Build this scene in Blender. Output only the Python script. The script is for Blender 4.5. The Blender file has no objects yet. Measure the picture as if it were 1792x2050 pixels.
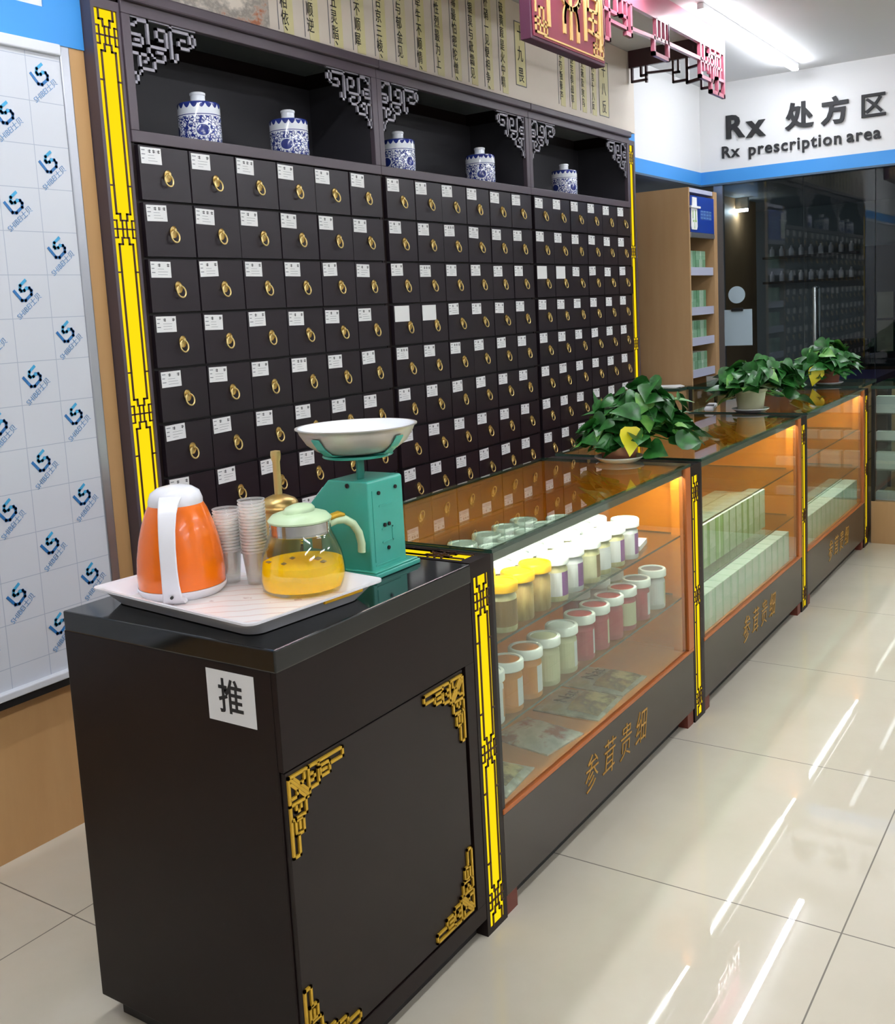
import bpy, bmesh, math, random
from mathutils import Matrix, Vector
random.seed(11)
S = bpy.context.scene
COL = S.collection
PI = math.pi

# ------------------------------------------------------------------ camera, world, exposure
cam_d = bpy.data.cameras.new('camera')
cam = bpy.data.objects.new('camera', cam_d)
COL.objects.link(cam)
S.camera = cam
F_PX, CY_PX, W_PX, H_PX = 2041.3, 892.3, 1792, 2050
yaw, pit, rol = math.radians(56.1785), math.radians(-7.5613), math.radians(3.0412)
f = Vector((math.sin(yaw) * math.cos(pit), math.cos(yaw) * math.cos(pit), math.sin(pit)))
r0 = Vector((math.cos(yaw), -math.sin(yaw), 0))
d0 = f.cross(r0)
r = r0 * math.cos(rol) + d0 * math.sin(rol)
d = -r0 * math.sin(rol) + d0 * math.cos(rol)
cam.matrix_world = Matrix(((r.x, -d.x, -f.x, 0), (r.y, -d.y, -f.y, 0), (r.z, -d.z, -f.z, 1.4), (0, 0, 0, 1)))
cam_d.sensor_fit = 'VERTICAL'
cam_d.sensor_height = 24
cam_d.lens = F_PX / H_PX * 24
cam_d.shift_y = -(H_PX / 2 - CY_PX) / H_PX
cam_d.clip_start = 0.05

wd = bpy.data.worlds.new('world')
S.world = wd
wd.use_nodes = True
wd.node_tree.nodes['Background'].inputs[0].default_value = (0.95, 0.97, 1.0, 1)
wd.node_tree.nodes['Background'].inputs[1].default_value = 0.18
S.view_settings.view_transform = 'Standard'
S.view_settings.look = 'None'
S.view_settings.gamma = 1
S.view_settings.use_curve_mapping = False
S.view_settings.exposure = 0.5
S.cycles.transparent_max_bounces = 32
S.cycles.max_bounces = 9
S.cycles.caustics_reflective = False
S.cycles.caustics_refractive = False
LAMP_E = 50.0
LED_E = 85.0
STRIP_E = 0.76

# ------------------------------------------------------------------ materials
def srgb(c):
    c = c / 255
    return c / 12.92 if c <= 0.04045 else ((c + 0.055) / 1.055) ** 2.4
def C(h):
    return tuple(srgb(int(h[i:i + 2], 16)) for i in (0, 2, 4)) + (1,)
def mat(name, col, rough=0.5, metal=0.0, spec=0.5, coat=0.0, trans=0.0, sss=0.0):
    m = bpy.data.materials.new(name)
    m.use_nodes = True
    b = m.node_tree.nodes['Principled BSDF']
    b.inputs['Base Color'].default_value = C(col) if isinstance(col, str) else tuple(col) + (1,)
    b.inputs['Roughness'].default_value = rough
    b.inputs['Metallic'].default_value = metal
    b.inputs['Specular IOR Level'].default_value = spec
    b.inputs['Coat Weight'].default_value = coat
    b.inputs['Transmission Weight'].default_value = trans
    return m
def emit(name, col, strength):
    m = bpy.data.materials.new(name)
    m.use_nodes = True
    nt = m.node_tree
    nt.nodes.clear()
    e = nt.nodes.new('ShaderNodeEmission')
    e.inputs[0].default_value = C(col)
    e.inputs[1].default_value = strength
    o = nt.nodes.new('ShaderNodeOutputMaterial')
    nt.links.new(e.outputs[0], o.inputs[0])
    return m
class NT:
    def __init__(s, m):
        s.t = m.node_tree; s.n = s.t.nodes; s.b = s.n.get('Principled BSDF')
    def new(s, typ, **kw):
        n = s.n.new(typ)
        for k, v in kw.items(): setattr(n, k, v)
        return n
    def link(s, a, b): s.t.links.new(a, b)
    def math(s, op, a, b=None, c=None):
        n = s.new('ShaderNodeMath', operation=op)
        for i, x in enumerate((a, b, c)):
            if x is None: continue
            if isinstance(x, (int, float)): n.inputs[i].default_value = x
            else: s.link(x, n.inputs[i])
        return n.outputs[0]
    def mix(s, fac, a, b):
        n = s.new('ShaderNodeMix', data_type='RGBA')
        for k, x in ((0, fac), (6, a), (7, b)):
            if isinstance(x, (int, float)): n.inputs[k].default_value = x
            elif isinstance(x, str): n.inputs[k].default_value = C(x)
            elif isinstance(x, tuple): n.inputs[k].default_value = x
            else: s.link(x, n.inputs[k])
        return n.outputs[2]
    def coord(s, scale=(1, 1, 1), loc=(0, 0, 0), kind='Object'):
        t = s.new('ShaderNodeTexCoord'); m = s.new('ShaderNodeMapping')
        m.inputs['Scale'].default_value = scale; m.inputs['Location'].default_value = loc
        s.link(t.outputs[kind], m.inputs[0]); return m.outputs[0]
    def noise(s, vec, scale, detail=3, rough=0.5):
        n = s.new('ShaderNodeTexNoise'); n.inputs['Scale'].default_value = scale
        n.inputs['Detail'].default_value = detail; n.inputs['Roughness'].default_value = rough
        s.link(vec, n.inputs['Vector']); return n.outputs[0]
    def ramp(s, fac, stops):
        n = s.new('ShaderNodeValToRGB'); e = n.color_ramp.elements
        while len(e) < len(stops): e.new(0.5)
        for el, (p, c) in zip(e, stops): el.position = p; el.color = C(c)
        s.link(fac, n.inputs[0]); return n.outputs[0]
def thin_glass(name, tint, f0=0.04, rough=0.0):
    m = bpy.data.materials.new(name); m.use_nodes = True
    k = NT(m); k.n.clear()
    tr = k.new('ShaderNodeBsdfTransparent'); tr.inputs[0].default_value = C(tint)
    gl = k.new('ShaderNodeBsdfGlossy'); gl.inputs['Roughness'].default_value = rough
    lw = k.new('ShaderNodeLayerWeight'); lw.inputs[0].default_value = 0.5
    p5 = k.math('POWER', lw.outputs['Facing'], 5.0)
    fr = k.math('MULTIPLY_ADD', p5, 1 - f0, f0)
    mx = k.new('ShaderNodeMixShader')
    k.link(fr, mx.inputs[0]); k.link(tr.outputs[0], mx.inputs[1]); k.link(gl.outputs[0], mx.inputs[2])
    o = k.new('ShaderNodeOutputMaterial'); k.link(mx.outputs[0], o.inputs[0])
    return m
def grain(name, c1, c2, rough, scale, spec=0.5, bump=0.0):
    m = mat(name, c1, rough, spec=spec); k = NT(m)
    n = k.noise(k.coord(scale), 1.0, 5, 0.6)
    k.link(k.ramp(n, [(0.3, c1), (0.7, c2)]), k.b.inputs['Base Color'])
    return m

M = {}
M['lacquer'] = grain('dark_lacquer', '190f0f', '1d1211', 0.42, (6, 6, 6), spec=0.22)
M['drawer'] = grain('dark_drawer_wood', '1f171d', '251d24', 0.36, (3, 3, 14), spec=0.42)
M['panel'] = grain('counter_front_panel', '1d1514', '211817', 0.4, (4, 4, 8), spec=0.28)
M['lacquer_in'] = mat('dark_interior', '1d191b', 0.5)
M['niche'] = mat('niche_grey', '2c2b30', 0.55)
M['rail'] = mat('cabinet_rail', '50464e', 0.4)
M['granite'] = grain('black_granite', '0c0e0f', '17191a', 0.08, (90, 90, 90))
M['base'] = grain('case_base_lacquer', '2f2722', '352c27', 0.26, (4, 4, 4))
M['copper'] = mat('orange_trim', 'b0602a', 0.35)
M['orange'] = grain('orange_veneer', 'ec8a1a', 'e07a12', 0.4, (3, 3, 18))
M['deck'] = grain('deck_veneer', 'd08545', 'c0763a', 0.45, (2, 14, 4))
M['redwood'] = mat('red_brown_wood', '6b2f22', 0.45)
M['beech'] = grain('beech_laminate', 'b8966e', 'ae8a60', 0.5, (9, 9, 1.2))
M['wainscot'] = grain('wainscot_laminate', 'c99f6c', 'be9360', 0.42, (9, 9, 1.4))
M['white'] = mat('white_paint', 'e4e4e4', 0.6)
M['ceil'] = mat('ceiling_paint', 'dcdcdc', 0.7)
M['blue'] = mat('blue_paint', '3e93dc', 0.5)
M['under'] = mat('soffit_blue_grey', '4a5f74', 0.6)
M['alu'] = mat('aluminium', 'b9bcc4', 0.28, 0.85)
M['alu_dark'] = mat('grey_lamp_rail', '8d918c', 0.35, 0.5)
M['film_frame'] = mat('white_frame', 'd8dbe2', 0.3)
M['black'] = mat('black_trim', '17181a', 0.45)
M['paper'] = mat('white_paper', 'e8e8e8', 0.7)
M['ink'] = mat('black_ink', '1c1c1f', 0.6)
M['grey_ink'] = mat('grey_ink', '70747a', 0.6)
M['brass'] = mat('brass', 'e3c987', 0.38, 0.85)
M['dark_brass'] = mat('old_brass', 'c9ab6c', 0.32, 0.9)
M['gold'] = mat('gold_paint', 'cfa42c', 0.38, 0.35)
M['gold_dull'] = mat('gold_lettering', 'b98a34', 0.4, 0.3)
M['silver'] = mat('silver_grey_fretwork', '8f8c95', 0.4, 0.2)
M['pink'] = mat('red_lacquer_lit', 'a4586a', 0.32, coat=0.3)  # red lacquer turned pink, the lamp's wash put into the colour
M['red_shaded'] = mat('red_lacquer_shaded', '3d2329', 0.4)  # valance red darkened in its colour for the shaded return
M['sign'] = mat('sign_maroon', '94394f', 0.32, coat=0.3)
M['sign_edge'] = mat('sign_edge', '53293f', 0.35)
M['cream_gold'] = mat('sign_gold', 'eac27c', 0.4, 0.2)
M['orange_pl'] = mat('orange_plastic', 'f5740f', 0.22, coat=0.3)
M['white_pl'] = mat('white_plastic', 'eeeef4', 0.25)
M['green_pl'] = mat('pale_green_plastic', 'cfe8bd', 0.3)
M['teal'] = grain('teal_enamel', '4cb4a2', '42a896', 0.25, (5, 5, 5))
M['teal_dark'] = mat('teal_enamel_dark', '157a6c', 0.3)
M['pan_alu'] = mat('spun_aluminium', 'cdc9c4', 0.42, 0.65)
M['enamel'] = mat('white_enamel', 'f2f4f8', 0.25)
M['chrome'] = mat('chrome', 'd0d2d4', 0.08, 1.0)
M['screw'] = mat('dark_screw', '3c3538', 0.35, 0.8)
M['glass'] = thin_glass('clear_glass', 'f2f8f4')
M['front_glass'] = thin_glass('display_front_glass', 'f2f8f4', 0.085)
M['glass_top'] = thin_glass('counter_glass', 'e2efe6')
M['glass_edge'] = mat('green_glass_edge', '2b463c', 0.1, coat=0.5)
M['tint'] = thin_glass('tinted_partition_glass', 'd2d8da', 0.05)
M['pot_glass'] = thin_glass('teapot_glass', 'f4f8f6', 0.06)
def make_cup(fac):
    m = thin_glass('clear_plastic', 'fdfdfc', 0.05, 0.06); k = NT(m)
    o = [n for n in k.n if n.type == 'OUTPUT_MATERIAL'][0]; src = o.inputs[0].links[0].from_socket
    df = k.new('ShaderNodeBsdfDiffuse'); df.inputs[0].default_value = C('f5f4f6')
    tl = k.new('ShaderNodeBsdfTranslucent'); tl.inputs[0].default_value = C('f5f4f6')
    a = k.new('ShaderNodeAddShader'); k.link(df.outputs[0], a.inputs[0]); k.link(tl.outputs[0], a.inputs[1])
    mx = k.new('ShaderNodeMixShader'); mx.inputs[0].default_value = fac
    k.link(src, mx.inputs[1]); k.link(a.outputs[0], mx.inputs[2]); k.link(mx.outputs[0], o.inputs[0])
    return m
M['cup'] = make_cup(0.06)
M['cup_rim'] = make_cup(0.2)
M['strip'] = emit('yellow_light_panel', 'ffdc14', STRIP_E)
M['lamp'] = emit('lamp_diffuser', 'f4f8ff', LAMP_E)
M['fill_lamp'] = emit('fill_lamp_glow', 'e8f4ff', 80.0)  # fill glow added for the room behind the glass
M['led'] = emit('led_strip', 'fffaf0', LED_E)
M['leaf_yellow'] = mat('yellow_leaf', 'd8c81c', 0.4)
M['pot'] = mat('cream_pot', 'b9b59a', 0.5)
M['terracotta'] = mat('terracotta_pot', 'a86a52', 0.6)
M['soil'] = mat('dark_soil', '2a211a', 0.9)
M['fret'] = mat('dark_fret', '3a1a10', 0.45)
M['steel'] = mat('brushed_steel', 'c4ccd0', 0.25, 1.0)
M['shelf_lip'] = mat('pale_shelf_edge', 'b9bcd2', 0.4)
M['navy'] = mat('blue_sign_panel', '1c3f9a', 0.3)
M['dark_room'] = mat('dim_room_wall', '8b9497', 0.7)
M['dark_cab'] = mat('dim_room_cabinet', '22242a', 0.5)
M['cream'] = mat('cream_card', 'cfc8ac', 0.6)
M['pale_blue'] = mat('pale_blue_paper', 'b7cbd6', 0.6)
M['lid_white'] = mat('white_lid', 'f2f2f0', 0.35)
M['lid_yellow'] = mat('yellow_lid', 'f2b705', 0.3)
M['lid_orange'] = mat('orange_lid_insert', 'c9742c', 0.35)
M['lid_red'] = mat('red_lid_insert', 'c7434e', 0.35)
M['lid_cream'] = mat('cream_lid_insert', 'dcd8b4', 0.35)
M['lid_grey'] = mat('grey_lid_insert', '6f6a72', 0.35)
M['herb'] = grain('dried_herb', '9a7a3c', 'c9ad6e', 0.6, (60, 60, 20))
M['herb_pale'] = grain('pale_dried_herb', 'c9bf86', 'e3dcae', 0.6, (60, 60, 20))
M['lab_white'] = mat('white_label', 'e6e6ea', 0.5)
M['lab_purple'] = mat('purple_label', '8a4a96', 0.5)
M['lab_brown'] = mat('brown_label', '8a6a38', 0.5)
M['lab_orange'] = mat('orange_label', 'd98a3a', 0.5)
M['lab_red'] = mat('red_label', 'b94a58', 0.5)
M['lab_cream'] = mat('cream_label', 'd6d2ae', 0.5)
M['tea'] = bpy.data.materials.new('yellow_tea')
def make_tea(m):
    m.use_nodes = True; k = NT(m); k.n.clear()
    tr = k.new('ShaderNodeBsdfTransparent'); tr.inputs[0].default_value = C('ffe640')
    df = k.new('ShaderNodeBsdfTranslucent'); df.inputs[0].default_value = C('ffe000')
    d2 = k.new('ShaderNodeBsdfDiffuse'); d2.inputs[0].default_value = C('ffd800')
    a = k.new('ShaderNodeAddShader')
    k.link(df.outputs[0], a.inputs[0]); k.link(d2.outputs[0], a.inputs[1])
    b = k.new('ShaderNodeMixShader'); b.inputs[0].default_value = 0.58
    k.link(tr.outputs[0], b.inputs[1]); k.link(a.outputs[0], b.inputs[2])
    o = k.new('ShaderNodeOutputMaterial'); k.link(b.outputs[0], o.inputs[0])
make_tea(M['tea'])
def make_floor():
    m = mat('polished_tile', 'c8c1b0', 0.07, spec=0.5); k = NT(m)
    v = k.coord()
    sx = k.new('ShaderNodeSeparateXYZ'); k.link(v, sx.inputs[0])
    def joint(o, off):
        q = k.math('DIVIDE', k.math('SUBTRACT', o, off), 0.798)
        fr = k.math('ABSOLUTE', k.math('SUBTRACT', k.math('FRACT', k.math('ADD', q, 0.5)), 0.5))
        return k.math('LESS_THAN', fr, 0.0022)
    j = k.math('MAXIMUM', joint(sx.outputs[0], 2.172), joint(sx.outputs[1], 0.483))
    n = k.noise(k.coord((1.2, 1.2, 1)), 1.6, 5, 0.6)
    base = k.ramp(n, [(0.3, 'cbc3b0'), (0.7, 'd6cfbf')])
    k.link(k.mix(j, base, '6f685c'), k.b.inputs['Base Color'])
    k.link(k.math('MULTIPLY_ADD', j, 0.4, 0.014), k.b.inputs['Roughness'])
    return m
M['floor'] = make_floor()
def make_film():
    m = mat('protective_film', 'c9cdd6', 0.22); k = NT(m)
    sx = k.new('ShaderNodeSeparateXYZ'); k.link(k.coord(), sx.inputs[0])
    def ln(o, off, p):
        fr = k.math('FRACT', k.math('DIVIDE', k.math('SUBTRACT', o, off), p))
        return k.math('LESS_THAN', fr, 0.018)
    g = k.math('MAXIMUM', ln(sx.outputs[0], 1.618, 0.1175), ln(sx.outputs[2], 1.322, 0.114))
    k.link(k.mix(g, 'ced2da', 'abb4c4'), k.b.inputs['Base Color'])
    return m
M['film'] = make_film()
M['logo_blue'] = mat('film_logo_blue', '2a6fae', 0.3)
M['logo_cyan'] = mat('film_logo_cyan', '3fa3d2', 0.3)
M['logo_grey'] = mat('film_letter_blue_grey', '6f98c4', 0.3)
M['scroll'] = grain('calligraphy_paper', 'e6dccf', 'dfd4c7', 0.6, (2, 2, 2))
M['scroll_strip'] = grain('calligraphy_strip', 'dfd79a', 'dcd4ac', 0.6, (14, 14, 3))
def make_wash():
    m = mat('ink_wash', 'd6cbbd', 0.6); k = NT(m)
    n = k.noise(k.coord((5, 5, 7)), 1.5, 6, 0.65)
    k.link(k.ramp(n, [(0.38, 'e4dacd'), (0.5, '9a948c'), (0.56, 'b9aea2'), (0.62, 'b9714a'), (0.7, '6f6a66')]), k.b.inputs['Base Color'])
    return m
M['wash'] = make_wash()
def make_porcelain():
    m = mat('blue_and_white_porcelain', 'e8ebf0', 0.12, coat=0.4); k = NT(m)
    v = k.coord(); sx = k.new('ShaderNodeSeparateXYZ'); k.link(v, sx.inputs[0])
    X, Y, Z = sx.outputs
    Z = k.math('DIVIDE', Z, 0.84)
    ang = k.math('ARCTAN2', Y, X)
    # vine scrolls
    wp = k.new('ShaderNodeVectorMath', operation='ADD'); k.link(v, wp.inputs[0])
    nz = k.new('ShaderNodeTexNoise'); nz.inputs['Scale'].default_value = 38; k.link(v, nz.inputs['Vector'])
    sc = k.new('ShaderNodeVectorMath', operation='SCALE'); sc.inputs[3].default_value = 0.012; k.link(nz.outputs[1], sc.inputs[0]); k.link(sc.outputs[0], wp.inputs[1])
    vo = k.new('ShaderNodeTexVoronoi', feature='DISTANCE_TO_EDGE'); vo.inputs['Scale'].default_value = 88; k.link(wp.outputs[0], vo.inputs['Vector'])
    vine = k.math('LESS_THAN', vo.outputs['Distance'], 0.09)
    n2 = k.noise(v, 95, 2); blot = k.math('GREATER_THAN', n2, 0.60)
    pat = k.math('MAXIMUM', vine, blot)
    inb = k.math('MULTIPLY', k.math('GREATER_THAN', Z, 0.006), k.math('LESS_THAN', Z, 0.103))
    pat = k.math('MULTIPLY', pat, inb)
    # four round medallions
    am = k.math('SUBTRACT', k.math('FRACT', k.math('ADD', k.math('DIVIDE', ang, PI / 2), 0.5)), 0.5)
    du = k.math('MULTIPLY', am, PI / 2 * 0.068)
    dv = k.math('SUBTRACT', Z, 0.05)
    rr = k.math('SQRT', k.math('ADD', k.math('MULTIPLY', du, du), k.math('MULTIPLY', dv, dv)))
    med = k.math('LESS_THAN', rr, 0.021)
    ring = k.math('MULTIPLY', k.math('GREATER_THAN', rr, 0.021), k.math('LESS_THAN', rr, 0.0245))
    pat = k.math('MULTIPLY', pat, k.math('SUBTRACT', 1.0, ring))
    pat = k.math('MAXIMUM', pat, med)
    # scalloped collar
    lap = k.math('ABSOLUTE', k.math('SINE', k.math('MULTIPLY', ang, 9.0)))
    edge = k.math('MULTIPLY_ADD', lap, -0.016, 0.149)
    band = k.math('MULTIPLY', k.math('GREATER_THAN', Z, edge), k.math('LESS_THAN', Z, 0.157))
    line = k.math('MULTIPLY', k.math('GREATER_THAN', Z, 0.107), k.math('LESS_THAN', Z, 0.110))
    pat = k.math('MAXIMUM', pat, k.math('MAXIMUM', band, line))
    k.link(k.mix(pat, 'e3e7ee', '27357f'), k.b.inputs['Base Color'])
    return m
M['porcelain'] = make_porcelain()
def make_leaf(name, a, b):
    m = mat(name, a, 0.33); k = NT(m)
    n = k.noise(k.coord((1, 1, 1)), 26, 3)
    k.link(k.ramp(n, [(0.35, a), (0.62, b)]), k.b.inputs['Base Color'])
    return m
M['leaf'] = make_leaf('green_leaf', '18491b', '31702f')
M['leaf_pale'] = make_leaf('pale_green_leaf', '4a8f3a', '7cae56')  # paler green for randomly picked leaves and the stems
def make_box(name, a, b, c):
    m = mat(name, a, 0.4); k = NT(m)
    sx = k.new('ShaderNodeSeparateXYZ'); k.link(k.coord(), sx.inputs[0])
    oi = k.new('ShaderNodeObjectInfo')
    g = k.new('ShaderNodeNewGeometry'); sn = k.new('ShaderNodeSeparateXYZ'); k.link(g.outputs['Normal'], sn.inputs[0])
    top = k.math('GREATER_THAN', k.math('ABSOLUTE', sn.outputs[2]), 0.6)
    w = k.math('MULTIPLY_ADD', oi.outputs['Random'], 0.03, 0.008)
    st = k.math('LESS_THAN', k.math('ABSOLUTE', sx.outputs[0]), w)
    lo = k.math('LESS_THAN', sx.outputs[2], k.math('MULTIPLY_ADD', oi.outputs['Random'], 0.05, 0.02))
    n = k.noise(k.coord((30, 30, 30)), 1.0, 2)
    c0 = k.mix(oi.outputs['Random'], a, b)
    c1 = k.mix(k.math('MULTIPLY', st, 0.6), c0, c)
    c1 = k.mix(k.math('MULTIPLY', lo, 0.4), c1, b)
    c1 = k.mix(k.math('MULTIPLY', k.math('GREATER_THAN', n, 0.58), 0.25), c1, b)
    k.link(k.mix(top, c1, c), k.b.inputs['Base Color'])
    return m
M['box_green'] = make_box('green_white_carton', 'd6f0d6', 'b0d8b2', 'f6faf2')
M['box_dark'] = make_box('leaf_green_carton', '93bd72', '6f9e58', 'f0f1e2')
M['box_beige'] = make_box('beige_carton', 'dac896', 'c6b783', 'efe6c6')
M['box_yellow'] = make_box('yellow_carton', 'd8a31f', 'c9921a', 'e2b53c')
M['box_white'] = make_box('white_carton', 'dcdcd6', 'a9b4bd', 'e9e9e6')
M['box_mint'] = make_box('mint_carton', '8fb79a', '5f8f6c', 'd9e4d8')
def make_pouch(name, a, b, c):
    m = mat(name, a, 0.3, 0.25); k = NT(m)
    n = k.noise(k.coord((10, 10, 10)), 1.3, 4, 0.6)
    k.link(k.ramp(n, [(0.38, a), (0.5, b), (0.62, c)]), k.b.inputs['Base Color'])
    return m
M['pouch_sage'] = make_pouch('sage_foil', '9aa092', 'c3c8be', 'a8a98c')
M['pouch_red'] = make_pouch('silver_red_foil', 'b4b8b0', 'cfd3cc', '9a5d55')
M['pouch_panel'] = make_pouch('pouch_picture', 'b9a878', '6f6a58', 'd9d49a')
def make_tray():
    m = mat('printed_melamine', 'ece6e4', 0.2); k = NT(m)
    sx = k.new('ShaderNodeSeparateXYZ'); k.link(k.coord(), sx.inputs[0])
    w = k.new('ShaderNodeTexWave', wave_type='BANDS', bands_direction='DIAGONAL'); w.inputs['Scale'].default_value = 12
    w.inputs['Distortion'].default_value = 2.5; k.link(k.coord(), w.inputs[0])
    l = k.math('GREATER_THAN', w.outputs[1], 0.94)
    n = k.noise(k.coord(), 22, 3); b = k.math('GREATER_THAN', n, 0.66)
    c = k.mix(k.math('MULTIPLY', l, 0.45), 'ece6e4', 'd8a9a0')
    k.link(k.mix(k.math('MULTIPLY', b, 0.5), c, '9a5a58'), k.b.inputs['Base Color'])
    return m
M['tray_print'] = make_tray()

# ------------------------------------------------------------------ mesh helpers
class MB:
    def __init__(s): s.v = []; s.f = []; s.m = []
    def add(s, vs, fs, m=0):
        o = len(s.v); s.v += [tuple(x) for x in vs]
        for q in fs: s.f.append(tuple(o + i for i in q)); s.m.append(m)
    def box(s, x0, x1, y0, y1, z0, z1, m=0):
        s.add([(x0, y0, z0), (x1, y0, z0), (x1, y1, z0), (x0, y1, z0), (x0, y0, z1), (x1, y0, z1), (x1, y1, z1), (x0, y1, z1)],
              [(0, 3, 2, 1), (4, 5, 6, 7), (0, 1, 5, 4), (1, 2, 6, 5), (2, 3, 7, 6), (3, 0, 4, 7)], m); return s
    def lathe(s, prof, n=32, c=(0, 0, 0), m=0, mats=None):
        o = len(s.v); k = len(prof)
        for i in range(n):
            a = 2 * PI * i / n
            for (rr, z) in prof: s.v.append((c[0] + rr * math.cos(a), c[1] + rr * math.sin(a), c[2] + z))
        for i in range(n):
            j = (i + 1) % n
            for q in range(k - 1):
                s.f.append((o + i * k + q, o + j * k + q, o + j * k + q + 1, o + i * k + q + 1)); s.m.append(mats[q] if mats else m)
        return s
    def tube(s, path, rad, n=10, m=0, cap=True, flat=1.0):
        P = [Vector(p) for p in path]; o = len(s.v); L = len(P)
        R = rad if isinstance(rad, (list, tuple)) else [rad] * L
        up = None
        for i in range(L):
            t = (P[min(i + 1, L - 1)] - P[max(i - 1, 0)]).normalized()
            if up is None: up = Vector((0, 0, 1)) if abs(t.z) < 0.9 else Vector((1, 0, 0))
            a = t.cross(up).normalized(); b = a.cross(t).normalized(); up = b
            for q in range(n):
                an = 2 * PI * q / n
                s.v.append(tuple(P[i] + a * (R[i] * math.cos(an)) + b * (R[i] * flat * math.sin(an))))
        for i in range(L - 1):
            for q in range(n):
                q2 = (q + 1) % n
                s.f.append((o + i * n + q, o + i * n + q2, o + (i + 1) * n + q2, o + (i + 1) * n + q)); s.m.append(m)
        if cap:
            s.f.append(tuple(o + q for q in range(n))[::-1]); s.m.append(m)
            s.f.append(tuple(o + (L - 1) * n + q for q in range(n))); s.m.append(m)
        return s
    def prism(s, poly, O, U, V, N, t, m=0):
        O, U, V, N = Vector(O), Vector(U), Vector(V), Vector(N); k = len(poly)
        vs = [O + U * a + V * b for a, b in poly] + [O + U * a + V * b + N * t for a, b in poly]
        fs = [tuple(range(k))[::-1], tuple(range(k, 2 * k))] + [(i, (i + 1) % k, k + (i + 1) % k, k + i) for i in range(k)]
        s.add(vs, fs, m); return s
    def bars(s, pts, w, t, O=(0, 0, 0), U=(1, 0, 0), V=(0, 0, 1), N=(0, -1, 0), m=0):
        for (a, b) in zip(pts[:-1], pts[1:]):
            a = Vector(a); b = Vector(b); dd = (b - a)
            if dd.length < 1e-9: continue
            dd.normalize(); p = Vector((-dd.y, dd.x)) * (w / 2); a2 = a - dd * (w / 2); b2 = b + dd * (w / 2)
            s.prism([tuple(a2 - p), tuple(b2 - p), tuple(b2 + p), tuple(a2 + p)], O, U, V, N, t, m)
        return s
    def mesh(s, name, mats, smooth=None):
        me = bpy.data.meshes.new(name); me.from_pydata(s.v, [], s.f)
        for x in mats: me.materials.append(M[x])
        me.polygons.foreach_set('material_index', s.m)
        bm = bmesh.new(); bm.from_mesh(me); bmesh.ops.recalc_face_normals(bm, faces=bm.faces); bm.to_mesh(me); bm.free()
        if smooth:
            me.shade_smooth(); me.set_sharp_from_angle(angle=math.radians(smooth))
        me.update(); return me
    def build(s, name, mats, parent=None, smooth=None, bev=0.0, loc=None):
        if isinstance(mats, str): mats = [mats]
        o = link(name, s.mesh(name, mats, smooth), parent, loc)
        if bev:
            b = o.modifiers.new('bevel', 'BEVEL'); b.width = bev; b.segments = 2; b.limit_method = 'ANGLE'; b.harden_normals = False
        return o
def link(name, me, parent=None, loc=None, rz=0):
    o = bpy.data.objects.new(name, me); COL.objects.link(o)
    if parent is not None: o.parent = parent
    if loc: o.location = loc
    if rz: o.rotation_euler.z = rz
    return o
def tag(o, label, cat, group=None, kind=None):
    o['label'] = label; o['category'] = cat
    if group: o['group'] = group
    if kind: o['kind'] = kind
    return o
def thing(name, label, cat, loc=(0, 0, 0), rz=0, group=None):
    o = bpy.data.objects.new(name, None); COL.objects.link(o); o.location = loc; o.rotation_euler.z = rz
    o.empty_display_size = 0.05
    return tag(o, label, cat, group)
def struct(name, mb, mats, label, cat, smooth=None):
    o = mb.build(name, mats, None, smooth); return tag(o, label, cat, None, 'structure')
def part_label(o, s): o['label'] = s; return o
def dup(o, loc=None, rz=None, label=None, group=None):
    c = o.copy(); COL.objects.link(c)
    if loc: c.location = loc
    if rz is not None: c.rotation_euler.z = rz
    if label: c['label'] = label
    if group: c['group'] = group
    for ch in list(o.children):
        q = ch.copy(); COL.objects.link(q); q.parent = c
        for g in list(ch.children):
            h = g.copy(); COL.objects.link(h); h.parent = q
    return c
ORD = ['first', 'second', 'third', 'fourth', 'fifth', 'sixth', 'seventh', 'eighth', 'ninth', 'tenth', 'eleventh', 'twelfth', 'thirteenth', 'fourteenth', 'fifteenth', 'sixteenth', 'seventeenth', 'eighteenth']

def text_mesh(name, s, size, O, U, V, mt, ext=0.001, align='CENTER', sx=1.0, shear=0.0, bold=0.0, spacing=1.0, into=None):
    cu = bpy.data.curves.new(name, 'FONT'); cu.body = s; cu.size = size; cu.align_x = align; cu.align_y = 'CENTER'
    cu.extrude = ext; cu.shear = shear; cu.offset = bold; cu.space_character = spacing; cu.resolution_u = 3
    to = bpy.data.objects.new(name, cu); COL.objects.link(to)
    me = bpy.data.meshes.new_from_object(to.evaluated_get(bpy.context.evaluated_depsgraph_get()))
    bpy.data.objects.remove(to); bpy.data.curves.remove(cu)
    U = Vector(U).normalized(); V = Vector(V).normalized(); N = U.cross(V); O = Vector(O)
    me.transform(Matrix(((U.x * sx, V.x, N.x, O.x), (U.y * sx, V.y, N.y, O.y), (U.z * sx, V.z, N.z, O.z), (0, 0, 0, 1))))
    if into is not None:
        into.add([tuple(v.co) for v in me.vertices], [tuple(p.vertices) for p in me.polygons], into.cur); bpy.data.meshes.remove(me); return None
    me.materials.clear(); me.materials.append(M[mt]); me.name = name
    return me

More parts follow.
